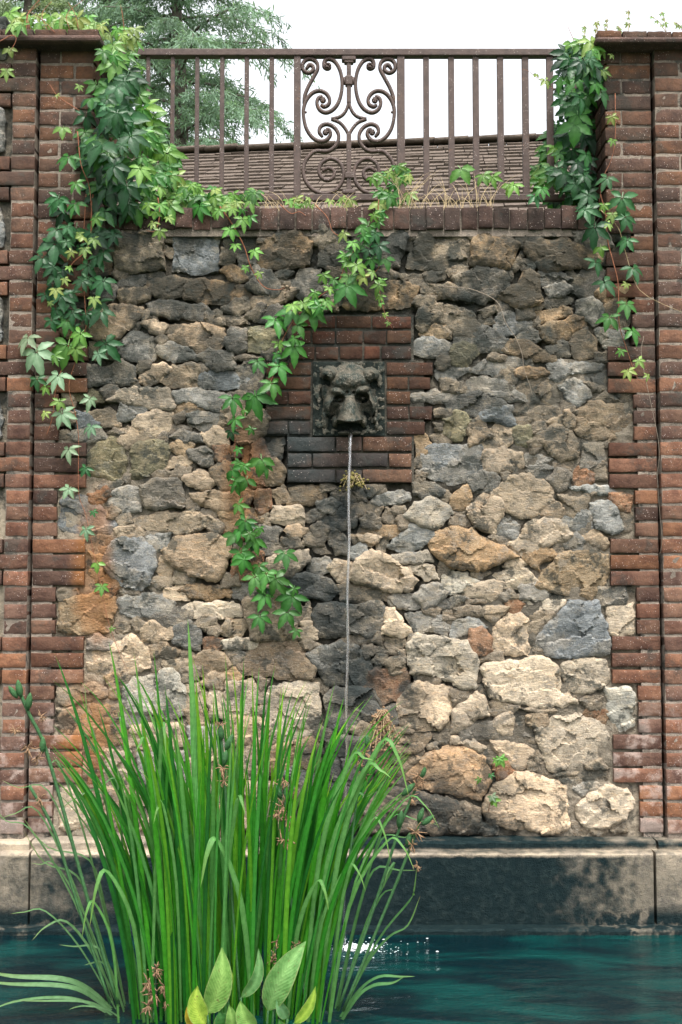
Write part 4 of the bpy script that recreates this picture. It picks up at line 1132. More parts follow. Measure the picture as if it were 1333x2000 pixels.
# ------------------------------------------------------------------ conifers beyond the wall
def needle_mat(name, c):
    t = NT(name); n = t.noise(1.6, 4, 0.6); oc = t.mix(t.rng(n, 0.35, 0.66), c, tuple(x*0.5 for x in c))
    t.done(oc, 0.65, None, 0.3); tr = t.node('ShaderNodeBsdfTranslucent'); t.put(tr.inputs[0], t.mix(1.0, oc, (1.3, 1.3, 0.9), 'MULTIPLY'))
    ms = t.node('ShaderNodeMixShader'); ms.inputs[0].default_value = 0.35
    t.t.links.new(t.b.outputs[0], ms.inputs[1]); t.t.links.new(tr.outputs[0], ms.inputs[2]); t.t.links.new(ms.outputs[0], t.out.inputs[0]); return t.m
M['needle'] = needle_mat('cedar_needles', (0.19, 0.30, 0.20)); M['needle2'] = needle_mat('pale_needles', (0.27, 0.36, 0.20))
def conifer(px, Y, top, reach, nl, label, mat, seed, zlow=5.5, droop=0.5, dens=1.0):
    r = random.Random(seed); g = np.random.default_rng(seed)
    b = P(px, 300, Y); x0 = b.x; base = Vector((x0, Y, ZT-0.10))
    t = empty('conifer_tree', tuple(base), label, 'tree', 'conifers beyond the wall')
    H = top-base.z; tk = MB(); tp = [base+Vector((0.10*math.sin(i*.9+seed), 0.08*math.cos(i*.7), H*i/12)) for i in range(13)]
    tk.sweep(tp, 0.42, 0.42, up=Vector((1, 0, 0)), sides=8, taper=[max(0.05, 1-0.95*i/12) for i in range(13)]).build('trunk', M['bark'], t, True)
    lm = MB(); Q = []                                 # foliage sprigs: (pos, dir, side, length, width)
    for i in range(nl):
        f = (i+r.random())/nl; z = zlow+(top-0.4-zlow)*f; kf = (z-base.z)/H
        R_ = reach*(1-kf)**0.75*r.uniform(.65, 1.12)+0.25
        an = i*2.399+r.uniform(-.5, .5); d = Vector((math.cos(an), math.sin(an), 0)); s = Vector((-d.y, d.x, 0))
        p0 = base.lerp(base+Vector((0, 0, H)), kf); pts_ = []; n = 11
        rise = r.uniform(.10, .42)
        for k in range(n+1):
            u = k/n; pts_.append(p0+d*(R_*u)+Vector((0, 0, R_*(rise*u-(rise+droop*r.uniform(.3, .42))*u**2.4)))+s*(0.06*R_*math.sin(u*3+i)))
        lm.sweep(pts_, 0.06, 0.06, up=Vector((0, 0, 1)), sides=5, taper=[1-0.9*k/n for k in range(n+1)], cap=False)
        for k in range(2, n*3+1):
            u = k/(n*3); a = min(n-1, int(u*n)); q = pts_[a].lerp(pts_[a+1], u*n-a); tg = (pts_[a+1]-pts_[a]).normalized()
            for sg in (-1, 1):
                if r.random() > 0.92*dens: continue
                tl = R_*(0.30*(1-u*0.72)+0.05)*r.uniform(.6, 1.25)
                td = (tg*r.uniform(.55, 1.0)+s*sg*r.uniform(.5, .95)+Vector((0, 0, r.uniform(-.28, .16)))).normalized()
                m = max(3, int(tl/0.065))
                for w_ in range(m):
                    e = (w_+r.random()*.6)/m
                    pos = q+td*(tl*e)+Vector((0, 0, -0.30*tl*e*e)); Q.append((pos, td, sg))
        for w_ in range(6): Q.append((pts_[-1]-tg*(0.05*w_), tg, 1))
    lm.build('limb', M['bark'], t, True)
    n = len(Q); pos = np.array([tuple(q[0]) for q in Q]); td = np.array([tuple(q[1]) for q in Q])
    V_, F_ = [], []
    reps = 3
    for rep in range(reps):
        dr = td*g.uniform(.2, .9, (n, 1))+g.normal(0, .42, (n, 3)); dr[:, 2] -= g.uniform(.05, .75, n); dr /= np.linalg.norm(dr, axis=1)[:, None]
        sd2 = np.cross(dr, g.normal(0, 1, (n, 3))); sd2 /= np.linalg.norm(sd2, axis=1)[:, None]
        ln = g.uniform(.07, .15, (n, 1)); wd = g.uniform(.007, .015, (n, 1)); p = pos+g.normal(0, .025, (n, 3))
        a_, b_, c_, d_ = p-sd2*wd*.4, p+sd2*wd*.4, p+dr*ln*.6+sd2*wd, p+dr*ln
        e_ = p+dr*ln*.6-sd2*wd
        V_.append(np.stack([a_, b_, c_, d_, e_], 1).reshape(-1, 3))
    V_ = np.concatenate(V_); nq = len(V_)//5
    me = bpy.data.meshes.new('foliage'); me.vertices.add(len(V_)); me.vertices.foreach_set('co', V_.ravel())
    me.loops.add(nq*5); me.loops.foreach_set('vertex_index', np.arange(nq*5)); me.polygons.add(nq)
    me.polygons.foreach_set('loop_start', np.arange(nq)*5); me.polygons.foreach_set('loop_total', np.full(nq, 5)); me.update(); me.validate(); me.materials.append(mat)
    setparent(link(bpy.data.objects.new('crown', me)), t)
conifer(345, 14.5, 16.5, 3.8, 112, 'tall cedar with drooping layered branches behind the railing', M['needle'], 3, 6.2, 0.55, 0.66)
conifer(196, 18.5, 21.0, 3.4, 110, 'dark trunked conifer standing behind the creeper clad pier', M['needle'], 8, 8.5, 0.6, 0.8)
conifer(40, 15.5, 15.5, 2.6, 70, 'pale yellow green conifer rising above the creeper clad pier', M['needle2'], 12, 7.5, 0.45, 0.7)

# ------------------------------------------------------------------ creeper
def leaf_mesh(kind, nl, seed):
    """a palmate creeper leaf: leaflets with folded midrib, toothed edge, drooping tips"""
    r = random.Random(seed); v, f, mid = [], [], []
    angs = {5: (0, 52, -52, 112, -112), 3: (0, 66, -66)}[nl]
    for ai, an in enumerate(angs):
        an = R(an+r.uniform(-9, 9)); L = (1.0 if ai == 0 else 0.90 if ai < 3 else 0.72)*r.uniform(.88, 1.08); Wd = L*(0.205 if nl == 5 else 0.27); n = 7
        cu = r.uniform(.18, .42); tilt = r.uniform(-.12, .10); b0 = len(v)
        ca, sa = math.cos(an), math.sin(an)
        for k in range(n+1):
            t = k/n; s = 0.07+0.93*t
            w_ = Wd*math.sin(math.pi*min(1, t**0.86*0.985+0.015))**0.9*(1.0 if k < n else 0)
            if 1 < k < n: w_ *= 1+0.10*(1 if k % 2 else -1)
            y = s*L; z = tilt*y-cu*L*t*t
            for q, lift in ((-1, 0.24), (0, 0), (1, 0.24)):
                x = q*w_; zz = z+lift*w_
                v.append((x*ca+y*sa, -x*sa+y*ca, zz)); mid.append(1.0 if q == 0 else 0.0)
        for k in range(n):
            for q in range(2):
                a = b0+k*3+q; f.append((a, a+1, a+4, a+3))
    # petiole
    b0 = len(v)
    for (x, y, z) in ((-.02,0,0),(.02,0,0),(.02,-.30,-.10),(-.02,-.30,-.10)): v.append((x, y+0.02, z)); mid.append(1.0)
    f.append((b0, b0+1, b0+2, b0+3))
    me = bpy.data.meshes.new('leaf'); me.from_pydata(v, [], f); me.polygons.foreach_set('use_smooth', [True]*len(me.polygons))
    at = me.attributes.new('mid', 'FLOAT', 'POINT'); at.data.foreach_set('value', mid); me.materials.append(M['leaf']); me.update(); return me
L5 = [leaf_mesh('v', 5, i) for i in range(6)]; L3 = [leaf_mesh('v', 3, 20+i) for i in range(4)]
LC = {'d':(0.012,0.064,0.018),'k':(0.006,0.036,0.012),'m':(0.030,0.122,0.018),'b':(0.085,0.205,0.035),'y':(0.145,0.225,0.055),'w':(0.125,0.215,0.120),'s':(0.026,0.105,0.032)}
LN = {}
def leaf(vine, p, size, c, face=None, tip=None, tri=None):
    """hang one leaf at world point p; size = length of the centre leaflet in metres"""
    me = random.choice(L3 if (tri if tri is not None else random.random() < .12) else L5)
    tip = Vector(tip) if tip else Vector((random.uniform(-.7, .7), random.uniform(-.55, -.05), -1.0))
    nrm = Vector(face) if face else Vector((random.uniform(-.55, .55), -1.0, random.uniform(.05, .95)))
    y = tip.normalized(); z = (nrm-y*nrm.dot(y)).normalized(); x = y.cross(z)
    o = bpy.data.objects.new('leaf', me); link(o); o.parent = vine; kk = random.uniform(.74, 1.24)
    m = Matrix(((x.x, y.x, z.x), (x.y, y.y, z.y), (x.z, y.z, z.z))).to_4x4()
    m = Matrix.Translation(Vector(p)-vine.location) @ m @ Matrix.Diagonal((size*kk*random.uniform(.85, 1.1), size*kk, size*kk, 1)); o.matrix_basis = m
    k = random.uniform(.72, 1.25); b = LC[c]; o.color = (b[0]*k*random.uniform(.85, 1.2), b[1]*k, b[2]*k, 1); LN[vine.name] = LN.get(vine.name, 0)+1
    return o
def stem(vine, pts, w=0.005, k=5, mat='stem', taper=True):
    pp = catmull(pts, k); n = len(pp)
    return MB().sweep(pp, w, w, sides=5, taper=[1-0.6*i/n for i in range(n)] if taper else None).build('stem', M[mat], vine, True)
def cpx(cr, x, y): ox, oy = CROP.get(cr, {'Z': (0, 0), 'Y': (883, 0), 'X': (440, 0)}.get(cr)); return ox+x*SC, oy+y*SC
def leaves(vine, cr, items, Y=-0.085, size=None):
    for it in items:
        x, y, s = it[:3]; c = it[3] if len(it) > 3 else 'm'
        px, py = cpx(cr, x, y); yy = Y-random.uniform(0, .04)
        leaf(vine, P(px, py-s*SC*0.35, yy), max(0.026, s*SC*MM*1.12), c)
def mass(vine, poly, n, dark, Yb, Yf, size, cols, minsep=11):
    a = np.array(poly); x0, y0 = a.min(0); x1, y1 = a.max(0); got = []; tries = 0
    while len(got) < n and tries < n*60:
        tries += 1; x, y = random.uniform(x0, x1), random.uniform(y0, y1)
        if not inside(poly, np.array([x]), np.array([y]))[0]: continue
        if any((x-q[0])**2+(y-q[1])**2 < minsep**2 for q in got[-80:]): continue
        got.append((x, y))
    for (x, y) in got:
        e = edgedist(poly, np.array([x]), np.array([y]))[0]; bulge = min(1, e/45.0)
        Yv = Yb(x, y)+(Yf(x, y)-Yb(x, y))*bulge*random.uniform(.25, 1.0)
        leaf(vine, P(x, y, Yv), random.uniform(*size), random.choice(cols(x, y)))
# --- left creeper
vl = empty('creeper_vine', tuple(P(215, 400, -0.06)), 'leafy creeper spilling over the pier cap and down the toothed brick edge', 'vine', 'creepers on the wall')
ML = [(196,92),(262,72),(286,190),(318,268),(352,318),(392,362),(470,392),(380,412),(300,398),(262,420),(225,415),(188,372),(168,320),(160,268),(168,200),(186,150)]
def yb(x, y): return 0.10 if x > 230 and y < 395 else -0.05
def yf(x, y): return -0.26 if x < 285 else -0.10
def cl(x, y):
    if y < 130 or (x > 290 and y < 300): return 'bbm'
    if x > 300 and y > 330: return 'bbym'
    if x > 262: return 'mmb'
    return 'ddkdsmm'
mass(vl, ML, 150, None, yb, yf, (0.056, 0.096), cl, 9)
def capY(x, y): return -0.16
MT = [(0,20),(60,28),(130,22),(200,30),(265,55),(262,85),(215,85),(190,62),(120,58),(60,62),(10,60)]
mass(vl, MT, 44, None, lambda x, y: 0.05, lambda x, y: -0.22, (0.040, 0.070), lambda x, y: 'yyyb', 9)
leaves(vl, 'Z', [(55,300,62,'y'),(40,425,52,'y'),(75,170,70,'y'),(130,170,60,'b'),(510,870,78,'d'),(400,935,78,'m'),(440,1085,80,'m'),(340,1175,90,'s'),(365,760,66,'b'),(460,510,40,'y'),(600,330,90,'m'),(660,350,80,'m'),(330,560,34,'y'),(530,600,84,'m'),(620,640,90,'s')], -0.12)
leaves(vl, 'A', [(340,10,95,'s'),(330,175,90,'d'),(390,150,66,'s'),(320,265,120,'d'),(385,240,80,'s'),(600,305,96,'d'),(610,75,110,'s'),(660,210,96,'k'),(310,380,70,'d'),(325,430,100,'d'),(600,480,118,'d'),(355,560,100,'d'),(400,570,66,'d'),(590,655,118,'d'),(390,705,100,'m'),(470,770,76,'b'),(165,795,80,'w'),(210,885,110,'w'),(395,845,105,'b'),(440,855,72,'b'),(570,885,76,'w'),(320,900,80,'b'),(215,1035,84,'s'),(340,1020,96,'w'),(270,1075,60,'b'),(345,1150,44,'y'),(360,1240,100,'w'),(520,1150,84,'w'),(530,1310,80,'w'),(440,20,80,'m'),(265,1215,40,'y'),(480,460,60,'d'),(250,330,80,'d'),(420,650,80,'d'),(560,200,80,'k'),(300,690,70,'d')], -0.10)
leaves(vl, 'A', [(480,200,46,'y'),(490,270,44,'y'),(545,215,50,'y'),(415,285,46,'y'),(375,445,48,'y'),(400,375,46,'b'),(325,505,44,'y'),(545,560,56,'y'),(460,180,44,'y'),(555,95,60,'b'),(290,575,34,'y'),(900,60,60,'b'),(930,20,60,'b'),(890,120,50,'y'),(925,165,50,'y'),(975,90,50,'y'),(1270,55,70,'b'),(860,20,64,'b')], -0.13)
leaves(vl, 'D', [(400,255,78,'w'),(500,360,62,'s'),(400,480,66,'w'),(540,600,34,'s'),(500,715,66,'w'),(565,905,52,'b'),(590,1040,62,'b'),(650,1275,34,'b')], -0.075)
leaves(vl, 'B', [(40,40,60,'b'),(100,105,70,'b'),(30,160,60,'b'),(150,90,60,'m'),(170,285,60,'b'),(60,250,56,'b'),(120,370,34,'b'),(200,405,32,'y'),(20,20,60,'y')], -0.085)
mass(vl, [(150,395),(235,400),(240,470),(215,560),(232,650),(205,700),(150,690),(98,640),(82,560),(90,470),(108,410)], 20, None, lambda x, y: -0.05, lambda x, y: -0.13, (0.060, 0.095), lambda x, y: 'ddkds', 22)
# creepers along the top of the coping
for i in range(42):
    x = random.uniform(285, 500); y = 372+random.uniform(-20, 22)+(16 if x > 420 else 0)
    leaf(vl, P(x, y, random.uniform(-.10, .08)), random.uniform(.032, .058), random.choice('bbbym'))
stem(vl, [P(*cpx('A', x, y), -0.075) for x, y in ((540,-60),(530,60),(528,160),(505,260),(420,340),(370,440),(320,540),(290,580))], 0.0075)
stem(vl, [P(*cpx('A', x, y), -0.07) for x, y in ((440,640),(400,800),(385,910),(350,975),(320,1090),(305,1230),(270,1333))], 0.008)
stem(vl, [P(*cpx('A', x, y), -0.06) for x, y in ((500,-60),(480,300),(495,600),(500,700),(440,900),(400,1050),(435,1200),(455,1333),(455,1500),(458,1680),(500,1800),(540,2000),(570,2130),(620,2380),(680,2560),(740,2700))], 0.0045, 4)
stem(vl, [P(*cpx('B', x, y), -0.07) for x, y in ((-30,10),(40,110),(110,240),(150,360),(220,470),(300,492),(345,480))], 0.007)
stem(vl, [P(*cpx('A', x, y), -0.09) for x, y in ((915,-40),(925,60),(900,150),(850,150))], 0.006)
stem(vl, [P(*cpx('Z', x, y), -0.14) for x, y in ((460,640),(340,560),(290,490))], 0.005)
stem(vl, [P(*cpx('Z', x, y), -0.10) for x, y in ((450,760),(470,950),(520,1090),(535,1333))], 0.006)
stem(vl, [P(*cpx('Z', x, y), -0.12) for x, y in ((320,190),(240,110),(160,60))], 0.004)
stem(vl, [P(*cpx('Z', x, y), -0.17) for x, y in ((0,240),(70,205),(95,230),(60,300))], 0.005)
for k in range(7):
    a = (random.uniform(20, 260), 40); stem(vl, [P(a[0], 60, -0.05), P(a[0]+random.uniform(-14, 14), 28, -0.05), P(a[0]+random.uniform(-30, 30), random.uniform(-12, 12), -0.03)], 0.0035, 4)
# --- right creeper
vr = empty('creeper_vine', tuple(P(1140, 400, -0.05)), 'leafy creeper climbing between the railing end and the bare capped pier', 'vine', 'creepers on the wall')
MR = [cpx('Y', x, y) for x, y in ((660,260),(800,215),(850,270),(860,350),(880,500),(860,700),(875,900),(900,1050),(850,1200),(720,1220),(600,1170),(470,1110),(490,1010),(540,860),(590,700),(590,560),(620,400))]
mass(vr, MR, 135, None, lambda x, y: 0.30 if y > 150 else -0.08, lambda x, y: -0.10 if y > 150 else -0.24, (0.052, 0.088), lambda x, y: 'bby' if y < 95 else ('mbm' if x < 1085 else 'ddksm'), 9)
leaves(vr, 'Y', [(985,1180,110,'s'),(900,1060,90,'s'),(790,1160,90,'d'),(790,1240,90,'d'),(740,590,84,'s'),(770,440,60,'s'),(860,560,80,'s'),(830,500,60,'m'),(930,830,56,'b'),(925,690,50,'y'),(880,430,60,'y'),(920,330,44,'y'),(540,480,50,'y'),(490,440,36,'y'),(480,1160,76,'s'),(360,1095,70,'b'),(330,1090,70,'b'),(180,1040,76,'b'),(235,1050,76,'b'),(50,1000,76,'b'),(520,1110,60,'m')], -0.07)
leaves(vr, 'C', [(770,60,90,'s'),(830,165,110,'d'),(1000,105,100,'d'),(1015,235,92,'s'),(830,365,100,'d'),(1045,400,100,'d'),(880,480,94,'d'),(1010,600,84,'m'),(915,680,88,'m'),(1040,750,72,'m'),(980,860,54,'b'),(1080,915,46,'y'),(1020,975,46,'y'),(1130,1000,44,'y'),(880,20,60,'b'),(930,70,50,'y'),(900,120,40,'y'),(860,260,50,'b'),(1010,470,40,'y')], -0.085)
stem(vr, [P(*cpx('C', x, y), -0.07) for x, y in ((860,-60),(890,60),(900,200),(930,320),(960,440),(965,560),(970,700),(1010,830),(1050,950),(1080,1010),(1120,1030))], 0.006)
stem(vr, [P(*cpx('Y', x, y), -0.05) for x, y in ((945,540),(945,800),(920,930),(880,1020),(850,1180))], 0.004)
stem(vr, [P(*cpx('C', x, y), -0.07) for x, y in ((860,30),(960,130),(1000,260),(1060,450),(1120,520),(1210,570),(1330,620))], 0.004, 5, 'dry')
stem(vr, [P(*cpx('Y', x, y), 0.1) for x, y in ((740,300),(700,220),(670,150))], 0.004); stem(vr, [P(*cpx('Y', x, y), 0.05) for x, y in ((600,520),(520,470),(440,410),(405,400))], 0.003)
# dry sprigs standing on the right cap
dg = empty('dry_sprig', tuple(P(1220, 56, -0.05)), 'thin dry twigs sprouting from the bare brick cap', 'twig')
for (x, y, x2, y2) in ((830,190,840,125),(890,190,895,110),(1020,170,1018,60),(1240,170,1150,90),(1240,165,1210,70),(980,190,960,150),(760,230,765,150),(1333,160,1290,130)):
    a, b = cpx('Y', x, y), cpx('Y', x2, y2); stem(dg, [P(a[0], a[1]+6, -0.06), P((a[0]+b[0])/2+2, (a[1]+b[1])/2, -0.06), P(b[0], b[1], -0.06), P(b[0]+5, b[1]+4, -0.06)], 0.0035, 4, 'dry')
    for q in range(3):
        leaf(dg, P(a[0]+(b[0]-a[0])*(q+1)/3.3, a[1]+(b[1]-a[1])*(q+1)/3.3, -0.06), 0.018, 'y')
# --- centre creeper
vc = empty('creeper_vine', tuple(P(745, 402, -0.03)), 'creeper trailing from the coping past the bear head down the rubble', 'vine', 'creepers on the wall')
leaves(vc, 'B', [(290,700,100),(390,640,84),(500,645,100),(580,580,80,'b'),(520,530,70,'b'),(600,500,56,'b'),(450,590,70,'b'),(400,850,104),(405,785,46),(185,935,84),(310,960,80),(270,1060,80),(300,880,56),(40,1150,92),(175,1145,118),(60,1270,92),(155,1310,46),(705,500,100),(720,440,70,'b'),(800,430,56,'y'),(850,400,44,'y'),(740,300,80),(690,310,70,'b'),(700,350,70,'b'),(830,150,90),(870,190,80,'s'),(800,200,72,'m'),(890,260,70,'d'),(830,280,60,'d'),(930,330,56),(890,480,56,'b'),(910,450,46,'b'),(570,420,46,'b'),(690,180,46,'y'),(900,60,56),(860,70,46,'b'),(760,370,70,'b'),(740,240,66,'b'),(790,150,56),(850,330,54,'m'),(900,540,40,'b'),(905,580,36,'b'),(925,640,30,'y'),(945,690,26,'y'),(480,600,74,'m'),(545,610,66),(390,600,60,'b'),(520,590,66,'b')], -0.080)
leaves(vc, 'E', [(210,310,78),(40,370,70),(65,430,70),(125,420,62),(110,340,46),(120,670,84),(60,760,98),(170,780,108),(90,850,78),(110,900,98),(350,860,92),(170,1000,98),(240,980,98),(290,1010,98),(230,1100,78),(390,1110,92),(200,1230,98),(360,1200,90),(410,1300,66),(200,700,50),(230,340,60),(90,720,70),(140,740,70),(400,1050,50)], -0.080)
for i in range(30):
    x, y = random.gauss(765, 17), random.uniform(325, 402); leaf(vc, P(x-(y-360)*0.55, y, random.uniform(-.06, .10)), random.uniform(.035, .06), random.choice('bbmym'))
for i in range(16):
    x, y = random.uniform(560, 720), random.uniform(386, 402); leaf(vc, P(x, y, random.uniform(-.04, .06)), random.uniform(.024, .04), random.choice('yyb'))
stem(vc, [P(*cpx('B', x, y), -0.06) for x, y in ((890,-30),(870,120),(780,220),(700,340),(650,460),(560,520),(460,600),(370,710),(300,860),(290,960),(240,1060),(170,1150),(90,1240),(60,1330),(60,1480),(100,1600),(110,1780),(160,1900),(230,2080),(290,2300),(300,2380)) ], 0.0045)
vpath = catmull([Vector((x, y, 0)) for x, y in ((880,40),(870,120),(780,220),(700,340),(650,460),(560,520),(460,600),(370,710),(300,860),(290,960),(240,1060),(170,1150),(90,1240),(60,1330),(60,1480),(100,1600),(110,1780),(160,1900),(230,2080),(290,2300))], 4)
for i, q in enumerate(vpath):
    if i % 3 == 0:
        px, py = cpx('B', q.x+random.uniform(-45, 45), q.y+random.uniform(-25, 25)); leaf(vc, P(px, py, -0.07-random.uniform(0, .03)), random.uniform(.026, .055), random.choice('mmbd'))
stem(vc, [P(*cpx('B', x, y), -0.065) for x, y in ((840,140),(890,280),(885,370),(800,430),(740,440))], 0.0045)
stem(vc, [P(*cpx('B', x, y), -0.06) for x, y in ((890,470),(905,560),(930,640),(970,720))], 0.0035)
stem(vc, [P(*cpx('B', x, y), -0.07) for x, y in ((520,0),(590,70),(620,150),(660,180),(700,190))], 0.005)
stem(vc, [P(*cpx('B', x, y), -0.06) for x, y in ((320,0),(380,50),(430,40),(470,65))], 0.005)
# bare dry runner on the right of the rubble, and one in the open joint of the right pier
for nm, pts_, lb, yy in (('dry_runner', [('C',-60,470),('C',0,475),('C',120,490),('C',260,560),('C',310,680),('C',370,770),('C',405,860),('C',420,960),('C',450,1040),('C',465,1100)], 'thin bare creeper runner hanging across ochre rubble stones', -0.07),
                     ('dry_runner', [('C',1110,760),('C',1100,900),('F',1195,180),('F',1190,380),('F',1200,560),('F',1215,760),('F',1200,850)], 'thin bare runner hanging in the open joint of the bare capped pier', -0.075)):
    pp = [P(*cpx(c, x, y), yy) for c, x, y in pts_]; e = empty(nm, tuple(pp[0]), lb, 'vine'); stem(e, pp, 0.0045 if yy == -0.07 else 0.0028, 5, 'runner')
# small seedlings low on the right
for i, (x, y, s, lb) in enumerate(((275,850,60,'small green creeper seedling growing above the orange tan stone'), (160,945,46,'tiny seedling pair growing on the face of the orange tan stone'), (235,1065,56,'small creeper seedling rooted in the joint beside a dark wet stone'))):
    px, py = cpx('I', x, y); e = empty('seedling', tuple(P(px, py+14, -0.04)), lb, 'seedling'); LCc = 'bsw'[i]
    for q in range(3 if i != 1 else 2): leaf(e, P(px+random.uniform(-8, 8)+(16*q if i == 1 else 0), py+random.uniform(-7, 5), -0.075), s*SC*MM*0.8, LCc if q else 'b')
    stem(e, [P(px-8, py+26, -0.03), P(px-5, py+10, -0.06), P(px, py, -0.07)], 0.003, 4)

# ------------------------------------------------------------------ ribbons: grasses, iris leaves
def ribbon(pts, w, fold=0.16, tipn=3, up=Vector((0, -1, 0.1)), prof=None):
    """strap leaf along pts; returns verts, faces, mid"""
    v, f, m = [], [], []; n = len(pts)
    for i, p in enumerate(pts):
        t = (pts[min(i+1, n-1)]-pts[max(i-1, 0)]).normalized(); s = t.cross(up)
        if s.length < 1e-3: s = Vector((1, 0, 0))
        s.normalize(); nr = s.cross(t); u = i/(n-1)
        k = prof(u) if prof else min(1, 0.62+u*1.4)*min(1, ((1-u)/0.42))**0.75
        hw = w*0.5*k
        v += [p-s*hw+nr*fold*hw, p, p+s*hw+nr*fold*hw]; m += [0, 1, 0]
    for i in range(n-1):
        a = i*3; f += [(a, a+1, a+4, a+3), (a+1, a+2, a+5, a+4)]
    return v, f, m
def ribbon_obj(name, parent, pts, w, mat, color, **kw):
    v, f, m = ribbon(pts, w, **kw); o = meshobj(name, v, f, mat); at = o.data.attributes.new('mid', 'FLOAT', 'POINT'); at.data.foreach_set('value', [x*0.6 for x in m])
    nn = len(v)//3; o.data.attributes.new('across', 'FLOAT', 'POINT').data.foreach_set('value', [float(q) for _ in range(nn) for q in (-1, 0, 1)]); o.data.attributes.new('along', 'FLOAT', 'POINT').data.foreach_set('value', [i/(nn-1) for i in range(nn) for _ in range(3)])
    o.color = (*color, 1); setparent(o, parent); return o
# dry grass on the coping
def tuft(label, x0, x1, n, h, spread, seed, yellow=0.2):
    r = random.Random(seed); V_, F_, M_ = [], [], []
    for i in range(n):
        x = r.uniform(x0, x1); b = P(x, 402, r.uniform(-.03, .14)); b.z = ZT-0.02; hh = h*r.uniform(.3, 1.0)*MM; dx = r.uniform(-1, 1)*spread*hh; dy = r.uniform(-.3, .15)*hh; bend = r.uniform(0, .5)
        pts_ = [b+Vector((dx*u*u, dy*u, hh*(u-bend*u**3*0.6))) for u in (0, .2, .4, .6, .8, 1)]
        v, f, m = ribbon(pts_, r.uniform(.0014, .0032), 0.0); k = len(V_); V_ += v; F_ += [tuple(q+k for q in g) for g in f]
    o = meshobj('dry_grass', V_, F_, M['dry']); tag(o, label, 'grass', None, 'stuff')
tuft('blond dry grass standing on the coping under the balusters', 775, 965, 75, 110, 0.8, 1)
tuft('sparse dry stalks on the coping beneath the scroll panel', 470, 700, 60, 60, 0.9, 2)
# dead hanging weed below the stream and moss on the brick under the spout
def weed(label, px, py, rx, ry, n, c, seed, name='dead_weed', Y=-0.07):
    r = random.Random(seed); e = empty(name, tuple(P(px, py-ry*0.8, -0.03)), label, 'weed'); mb = MB(); lf = MB()
    for i in range(n):
        a = P(px+r.gauss(0, rx*.12), py-ry*0.75, -0.03); t = (px+r.gauss(0, rx*.5), py+r.uniform(-.5, 1)*ry); b = P(t[0], t[1], Y-r.uniform(0, .05))
        mb.sweep([a, a.lerp(b, .5)+Vector((0, -.02, .012)), b], 0.0022, sides=4, cap=False)
        for q in range(7):
            p = a.lerp(b, r.uniform(.3, 1.05))+Vector((r.gauss(0, .01), r.gauss(0, .012), r.gauss(0, .01))); lf.ball(p, r.uniform(.003, .0062), 5, (1.4, .7, 1))
    mb.build('stalk', M['dry'], e, True); lf.build('withered_leaves', c, e, True)
weed('brown dead weed hanging from the joint between pale stones', 750, 1425, 30, 52, 30, M['withered'], 5)
M['mossy'] = make_simple('moss', (0.20, 0.17, 0.05), 0.95, 120, 0.5)
weed('small yellowish moss clump under the bricks below the spout', 692, 940, 30, 18, 18, M['mossy'], 6, 'moss_clump')

# ------------------------------------------------------------------ iris clump in the pool
ctr = PZ(452, 1985, 0.0)
iris = empty('iris_clump', tuple(ctr), 'tall clump of green iris leaves growing from the pool', 'iris')
DI = (ctr-CAM).length; MI = (ctr.y-CAM.y)/FPX       # metres per pixel at the clump
GR = [(0.022,0.165,0.012),(0.040,0.215,0.014),(0.012,0.110,0.014),(0.090,0.270,0.018),(0.030,0.175,0.022),(0.075,0.235,0.060)]
rI = random.Random(21)
def blade(bx, by, tip, w, c, bend=0.12, tipdrop=0.0, n=12, name='leaf', parent=None):
    """strap leaf from a base in the pool to a tip given as photograph pixel and depth"""
    b = Vector((bx, by, -0.06)); e = P(tip[0], tip[1], tip[2]); up = Vector((0, 0, 1)); L = (e-b).length
    m = b.lerp(e, 0.5); hor = (e-b); hor.z = 0
    c1 = b+Vector((hor.x*(0.30-bend), hor.y*(.3-bend), (e.z-b.z)*0.45+tipdrop*L*0.5)); c2 = b+Vector((hor.x*(0.70-bend), hor.y*(.7-bend), (e.z-b.z)*0.82+tipdrop*L))
    pts_ = []
    for i in range(n+1):
        t = i/n; q = 1-t; pts_.append(b*q**3+c1*(3*q*q*t)+c2*(3*q*t*t)+e*t**3)
    ribbon_obj(name, parent or iris, pts_, w, M['blade'], c, up=Vector((rI.uniform(-.5, .5), -1, 0.15)), fold=rI.uniform(.05, .25))
def rc(k=1.0):
    c = rI.choice(GR); s = k*rI.uniform(.8, 1.2); return (c[0]*s, c[1]*s, c[2]*s)
HERO = [(367,1208,400,26,0),(213,1252,300,19,0),(300,1268,345,14,0),(262,1275,315,17,0),(440,1272,455,12,0),(507,1300,480,15,0),(529,1345,500,20,0),(577,1370,530,15,0),(655,1332,560,14,0),(672,1362,580,20,0),(382,1312,405,20,0),(416,1352,430,16,0),(105,1272,270,15,0),(322,1335,370,17,0),(276,1395,340,18,0),(470,1345,470,20,0),(455,1390,462,18,0),(555,1335,520,14,0),(620,1440,570,16,0),(585,1415,540,18,0),(340,1400,385,16,0),(230,1385,310,15,0),(190,1375,300,14,0),(700,1400,600,9,0),(745,1455,610,11,0),(760,1530,610,14,0),(600,1370,540,9,0),(155,1345,280,11,0),(500,1420,490,20,0),(398,1430,415,20,0)]
for (tx, ty, bx, w_, dr) in HERO:
    b = PZ(bx, 1985, 0); blade(b.x, b.y+rI.uniform(-.1, .12), (tx, ty, b.y+rI.uniform(-.14, .14)), w_*0.58*MI, rc(1.3), 0.05)
